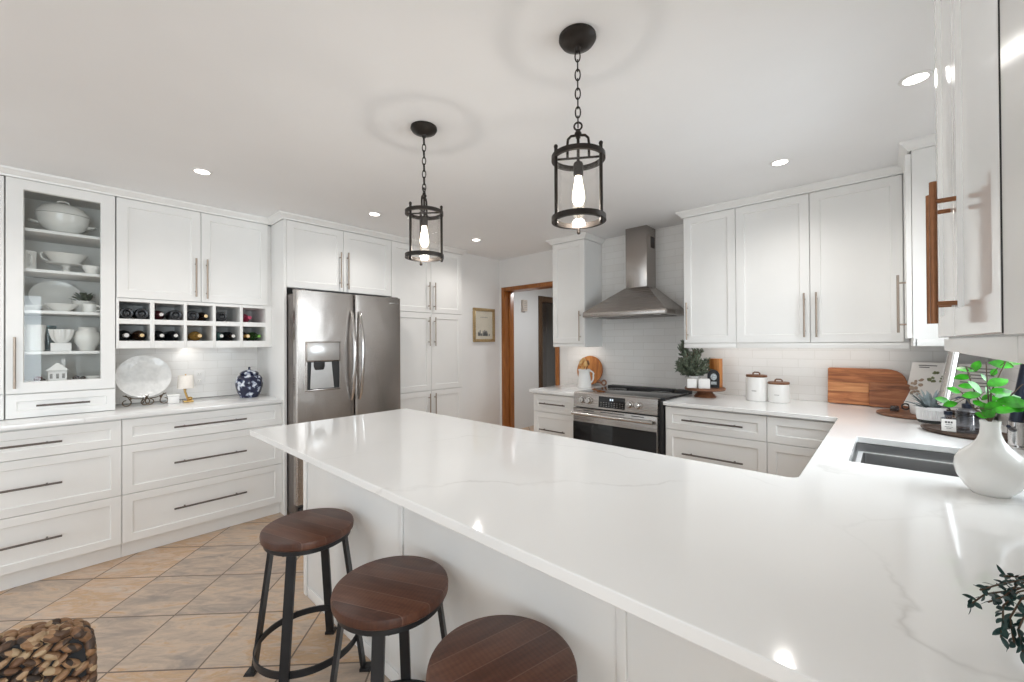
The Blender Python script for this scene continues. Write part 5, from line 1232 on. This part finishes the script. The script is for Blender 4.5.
# crock with dark scroll handle on the round board
x, y = 0.145, 3.270
t = thing('crock', 'low white crock with dark ring handles on the round board', 'crock', (x, y, ZB))
m = MB(); m.lathe([(0, 0), (0.056, 0), (0.060, 0.006), (0.066, 0.055), (0.064, 0.060), (0.060, 0.060), (0.056, 0.05), (0, 0.046)], (x, y, ZB), 34); obj('body', m, M['matte_white'], t)
for s in (-1, 1):
    m = MB(); m.torus(0.016, 0.0042, (x+s*0.079, y-s*0.01, ZB+0.036), Matrix.Rotation(PI/2, 3, 'X'), 18, 7); obj('handle', m, M['black'], t)
m = MB(); m.lathe([(0, 0), (0.020, 0), (0.021, 0.003), (0.020, 0.034), (0.017, 0.034), (0.016, 0.004), (0, 0.004)], (0.020, 3.300, ZB), 24); single('glass_votive', m, M['ribglass'], 'tiny dark glass votive on the round board beside the crock', 'votive', (0.020, 3.300, ZB))
# ribbed planter with air plant
x, y = 0.152, 2.985
t = thing('ribbed_planter', 'white ribbed planter on black base holding a blue-grey air plant', 'plant', (x, y, ZC))
m = MB()
for a in (0.6, 2.7, 4.8): m.ball((x+0.032*math.cos(a), y+0.032*math.sin(a), ZC+0.008), 0.009, 0.009, 0.008, 10, 7)
obj('foot', m, M['matte_white'], t)
m = MB(); m.lathe([(0, 0.015), (0.045, 0.015), (0.049, 0.018), (0.049, 0.030), (0, 0.030)], (x, y, ZC), 40); obj('base', m, M['blackplastic'], t)
m = MB(); loops = []
for r, z, amp in ((0.049, 0.0305, 1), (0.052, 0.05, 1), (0.054, 0.078, 1), (0.055, 0.080, 0), (0.056, 0.096, 0), (0.053, 0.096, 0), (0.050, 0.08, 0), (0.045, 0.075, 0)):
    loops.append([(x+(r+amp*0.0022*(1 if k % 4 < 2 else -1))*math.cos(2*PI*k/144), y+(r+amp*0.0022*(1 if k % 4 < 2 else -1))*math.sin(2*PI*k/144), ZC+z) for k in range(144)])
m.loft(loops); obj('pot', m, M['matte_white'], t)
m = MB(); rnd = random.Random(12)
for k in range(46):
    a = rnd.uniform(0, 2*PI); e = rnd.uniform(0.45, 1.5); d = Vector((math.cos(a)*math.cos(e), math.sin(a)*math.cos(e), math.sin(e)))
    m.leaf(Vector((x, y, ZC+0.078))+Vector((math.cos(a), math.sin(a), 0))*0.015, d, (0, 0, 1), rnd.uniform(0.07, 0.12), 0.014, 0.5, 0.25)
obj('foliage', m, M['airplant'], t)
m = MB(); m.lathe([(0, 0.076), (0.044, 0.076), (0.044, 0.0785), (0, 0.0785)], (x, y, ZC), 26); obj('soil', m, M['soil'], t)
# dark oval tray with soap things
tx, ty = 0.272, 2.775
m = MB(); pr = [(0, 0.012), (0.150, 0.012), (0.158, 0.020), (0.164, 0.020), (0.166, 0.014), (0.150, 0.0), (0, 0)]
m.lathe(pr, (0, 0, 0), 56, None, 1.12, 0.68); m2 = turned(m, tx, ty, math.radians(-36), ZC)
single('tray', m2, M['tray'], 'dark oval wooden tray behind the white vase', 'tray', (tx, ty, ZC))
ZT = ZC+0.0125
x, y = 0.262, 2.79
t = thing('soap_dispenser', 'smoky ribbed glass soap dispenser with black pump on the dark tray', 'soap dispenser', (x, y, ZT))
m = MB(); loops = []
zz_ = [0.0, 0.004]+[0.010+0.088*k/24 for k in range(25)]+[0.104, 0.110]
for i, z in enumerate(zz_):
    r = 0.040 if 1 < i < 27 else (0.038 if i < 2 else (0.034 if i == 27 else 0.018)); r += 0.0016*(1 if i % 2 else -1) if 1 < i < 27 else 0
    loops.append([(x+r*math.cos(2*PI*k/40), y+r*math.sin(2*PI*k/40), ZT+z) for k in range(40)])
m.loft(loops); obj('bottle', m, M['ribglass'], t)
m = MB(); m.lathe([(0, 0.1105), (0.020, 0.1105), (0.020, 0.128), (0.008, 0.131), (0.006, 0.150), (0.011, 0.151), (0.011, 0.164), (0, 0.166)], (x, y, ZT), 24); m.tube([(x, y, ZT+0.158), (x-0.03, y-0.012, ZT+0.158), (x-0.040, y-0.016, ZT+0.152)], 0.0045, 8); obj('pump', m, M['navy'], t)
x, y = 0.196, 2.745
t = thing('lotion_bottle', 'squat dark glass bottle with white printed label on the dark tray', 'bottle', (x, y, ZT))
m = MB(); m.box(x-0.024, x+0.024, y-0.022, y+0.022, ZT, ZT+0.066, 0.006); m.cyl((x, y, ZT+0.066), (x, y, ZT+0.078), 0.012, 16); obj('bottle', m, M['ribglass'], t)
m = MB(); m.cyl((x, y, ZT+0.0785), (x, y, ZT+0.094), 0.014, 16); obj('cap', m, M['navy'], t)
lb_ = obj('label', MB().box(x-0.023, x+0.023, y-0.0232, y-0.0224, ZT+0.006, ZT+0.061), M['paper'], t)
m = MB()
for k, (a, b, v) in enumerate(((-0.012, -0.005, 0.047), (-0.003, 0.004, 0.047), (0.006, 0.012, 0.047), (-0.010, 0.010, 0.036), (-0.013, 0.013, 0.026), (-0.008, 0.008, 0.020))): m.box(x+a, x+b, y-0.0238, y-0.0233, ZT+v-(0.004 if k < 3 else 0.001), ZT+v+(0.004 if k < 3 else 0.001))
obj('label_print', m, M['ink'], lb_)
# faucet
fx_, fy_ = 0.372, 2.575
t = thing('faucet', 'tall pull-down faucet, brushed steel with navy-black neck, behind the sink', 'faucet', (fx_, fy_, ZC))
m = MB(); m.lathe([(0, 0), (0.034, 0), (0.034, 0.008), (0.026, 0.014), (0.0245, 0.105), (0, 0.105)], (fx_, fy_, ZC), 28); obj('base', m, M['chrome'], t)
tip = Vector((0.188, 2.335, 1.335)); end = Vector((0.150, 2.275, 1.105))
FT = Vector((fx_+0.042, fy_, 1.36)); pts = [Vector((fx_, fy_, ZC+0.1055)), Vector((fx_+0.012, fy_, 1.12)), Vector((fx_+0.035, fy_, 1.30))]
for k in range(1, 12):
    a = PI*k/12; c_ = FT.lerp(Vector((tip.x, tip.y, 1.36)), 0.5-0.5*math.cos(a)); c_.z = 1.36+0.125*math.sin(a); pts.append(c_)
pts += [tip+Vector((0.004, 0.006, 0.012)), tip]
d_dir = (end-tip).normalized()
m = MB(); m.tube(pts, [0.0215, 0.019, 0.0165]+[0.0128]*(len(pts)-3), 14); m.tube([tip, tip+d_dir*0.030], [0.0130, 0.0148], 16); obj('neck', m, M['navy'], t)
m = MB(); m.tube([tip+d_dir*0.0305, tip+d_dir*0.10, end], [0.0150, 0.0155, 0.0165], 18); m.tube([end+d_dir*0.001, end+d_dir*0.006], [0.014, 0.013], 18); obj('spray_head', m, M['chrome'], t)
m = MB(); m.tube([(fx_-0.012, fy_-0.022, ZC+0.075), (fx_-0.02, fy_-0.05, ZC+0.08), (fx_-0.035, fy_-0.105, ZC+0.098)], [0.010, 0.008, 0.006], 10); obj('lever', m, M['navy'], t)
# vase with leafy branches
vx, vy = 0.207, 1.760
t = thing('vase', 'round-bellied white vase with narrow neck by the sink', 'vase', (vx, vy, ZC))
m = MB(); m.lathe([(a*(0.76 if b_ < 0.15 else 0.86), b_*0.92) for a, b_ in [(0, 0), (0.048, 0), (0.052, 0.004), (0.070, 0.022), (0.088, 0.050), (0.0955, 0.078), (0.092, 0.100), (0.078, 0.122), (0.052, 0.143), (0.032, 0.162), (0.0245, 0.182), (0.0225, 0.205), (0.0245, 0.222), (0.0215, 0.222), (0.0195, 0.205), (0.021, 0.182), (0.028, 0.160), (0.0, 0.145)]], (vx, vy, ZC), 56); obj('body', m, M['porcelain'], t)
t = thing('leafy_branch', 'bright green round-leaved branches standing in the white vase', 'plant', (vx, vy, ZC+0.15))
st = MB(); lf = MB(); rnd = random.Random(17)
base = Vector((vx, vy, ZC+0.142)); LE = []
def pt(px, py, Y):
    """a place at depth Y on the sight line of a photo point, kept clear of the cabinet"""
    v = r_*((px-512)/413.567)+d_*((py-341)/413.567)+f_; return Vector((0, 0, H))+v*(Y/v.y)
mouth = Vector((vx, vy, ZC+0.200))
stems = [[mouth, (0.204, 1.765, 1.20), (0.202, 1.772, 1.285)], [mouth, (0.178, 1.76, 1.15), (0.150, 1.75, 1.20)], [mouth, (0.225, 1.77, 1.16), (0.270, 1.785, 1.225)], [mouth, (0.212, 1.78, 1.20), (0.242, 1.80, 1.285)], [mouth, (0.182, 1.78, 1.19), (0.164, 1.78, 1.27)]]
for s in stems: st.tube([base]+s, [0.0022, 0.0022, 0.0018, 0.0012], 6)
leaves = [(965, 369, 1.74, -1.0, 0.3, 40), (976, 366, 1.74, 0.3, 1, 34), (962, 377, 1.72, -1, -0.1, 34), (966, 386, 1.72, -1, 0.1, 30), (976, 387, 1.69, -0.6, 0.9, 44), (971, 395, 1.70, -1, -0.1, 34), (998, 382, 1.71, 1, 0.6, 44), (994, 372, 1.75, 0.5, 0.8, 22), (1001, 391, 1.70, 1, 0.2, 40), (1008, 396, 1.70, 1, 0.1, 50), (1013, 402, 1.69, 1, -0.05, 52), (1001, 364, 1.75, -1, 0.3, 44), (1012, 362, 1.77, 1, 0.2, 46), (1003, 410, 1.68, 1, 0.2, 40), (994, 406, 1.70, 0.8, 0.5, 38), (985, 408, 1.67, -0.3, 1, 32), (990, 414, 1.66, 0.4, 0.3, 28), (982, 415, 1.69, -0.9, 0.3, 26), (988, 391, 1.71, 0.2, -0.7, 26), (978, 403, 1.72, -0.8, 0.6, 24), (986, 397, 1.73, 0.7, 0.9, 22), (1018, 408, 1.72, 1, 0.4, 36), (995, 398, 1.74, 1, 0.7, 28), (984, 377, 1.74, -0.4, 1, 22), (954, 390, 1.75, -0.9, 0.5, 30), (950, 404, 1.76, -0.8, -0.2, 30), (992, 425, 1.74, 0.5, -0.5, 24), (943, 400, 1.77, -1, 0.4, 34)]
for px, py, Y, ax, az, L in leaves:
    c_ = pt(px, py, Y+0.055+rnd.uniform(-0.03, 0.035)); d = Vector((ax, rnd.uniform(-0.6, 0.5), az)).normalized(); Lm = L/1000*1.08; p0 = c_-d*Lm*0.5
    up = Vector((rnd.uniform(-0.7, 0.7), rnd.uniform(-0.95, -0.45), rnd.uniform(0.35, 0.95))); lf.leaf(p0, d, up, Lm, Lm*0.66, 0.12, 0.12)
    near = min((Vector(q) for s in stems for q in s), key=lambda q: (q-p0).length); st.tube([near, near.lerp(p0, 0.5)+Vector((0, 0, 0.004)), p0], 0.0009, 5)
obj('stem', st, M['stem'], t); obj('leaves', lf, M['leaf'], t)
# trailing plant at the right edge of the frame
gx, gy = 0.330, 0.985
t = thing('trailing_plant', 'dark green trailing plant reaching over the worktop at the frame edge', 'plant', (gx, gy, ZC))
m = MB(); m.lathe([(0, 0), (0.045, 0), (0.050, 0.006), (0.064, 0.09), (0.066, 0.105), (0.060, 0.105), (0.056, 0.085), (0, 0.082)], (gx, gy, ZC), 34); obj('pot', m, M['matte_white'], t)
m = MB(); m.lathe([(0, 0.083), (0.055, 0.083), (0.055, 0.088), (0, 0.088)], (gx, gy, ZC), 26); obj('soil', m, M['soil'], t)
st = MB(); lf = MB(); rnd = random.Random(41); b0 = Vector((gx, gy, ZC+0.086))
sprigs = [[(0.25, 0.96, 1.075), pt(1020, 577, 0.93), pt(1004, 576, 0.90)], [(0.24, 0.94, 1.08), pt(1015, 590, 0.90), pt(985, 594, 0.86), pt(968, 606, 0.83)], [(0.24, 0.93, 1.07), pt(1018, 592, 0.88), pt(1003, 606, 0.85), pt(1003, 622, 0.83), pt(1001, 638, 0.82)], [(0.25, 0.95, 1.06), pt(1022, 598, 0.87), pt(1010, 618, 0.85), pt(1014, 643, 0.83)], [(0.25, 0.96, 1.07), pt(1022, 580, 0.91), pt(1000, 584, 0.87), pt(980, 590, 0.85)], [(0.26, 0.93, 1.05), pt(1026, 612, 0.86), pt(1018, 630, 0.84), pt(1023, 652, 0.83)], [(0.25, 0.94, 1.075), pt(1018, 584, 0.90), pt(1005, 596, 0.86), pt(988, 602, 0.84)], [(0.38, 0.9, 1.06), (0.40, 0.86, 1.02)], [(0.34, 1.06, 1.07), (0.33, 1.1, 1.03)], [(0.30, 0.90, 1.08), (0.27, 0.85, 1.03)]]
for s in sprigs:
    q = [b0]+[Vector(p) for p in s]
    path = []
    for i in range(len(q)-1):
        for k in range(6): path.append(q[i].lerp(q[i+1], k/6))
    path.append(q[-1]); st.tube(path, 0.0011, 5)
    for i in range(8, len(path)):
        for j in range(1 if rnd.random() < 0.7 else 2):
            d = Vector((rnd.uniform(-1, 1), rnd.uniform(-1, 1), rnd.uniform(-0.7, 0.6))).normalized()
            tn = (path[i]-path[i-1]).normalized(); lf.leaf(path[i].lerp(path[i-1], rnd.random()), tn*0.8+d*0.8, (rnd.uniform(-1, 1), rnd.uniform(-1, 1), 1), rnd.uniform(0.010, 0.0165), 0.0062, 0.2, 0.15)
obj('stem', st, M['stem'], t); obj('leaves', lf, M['leafdark'], t)
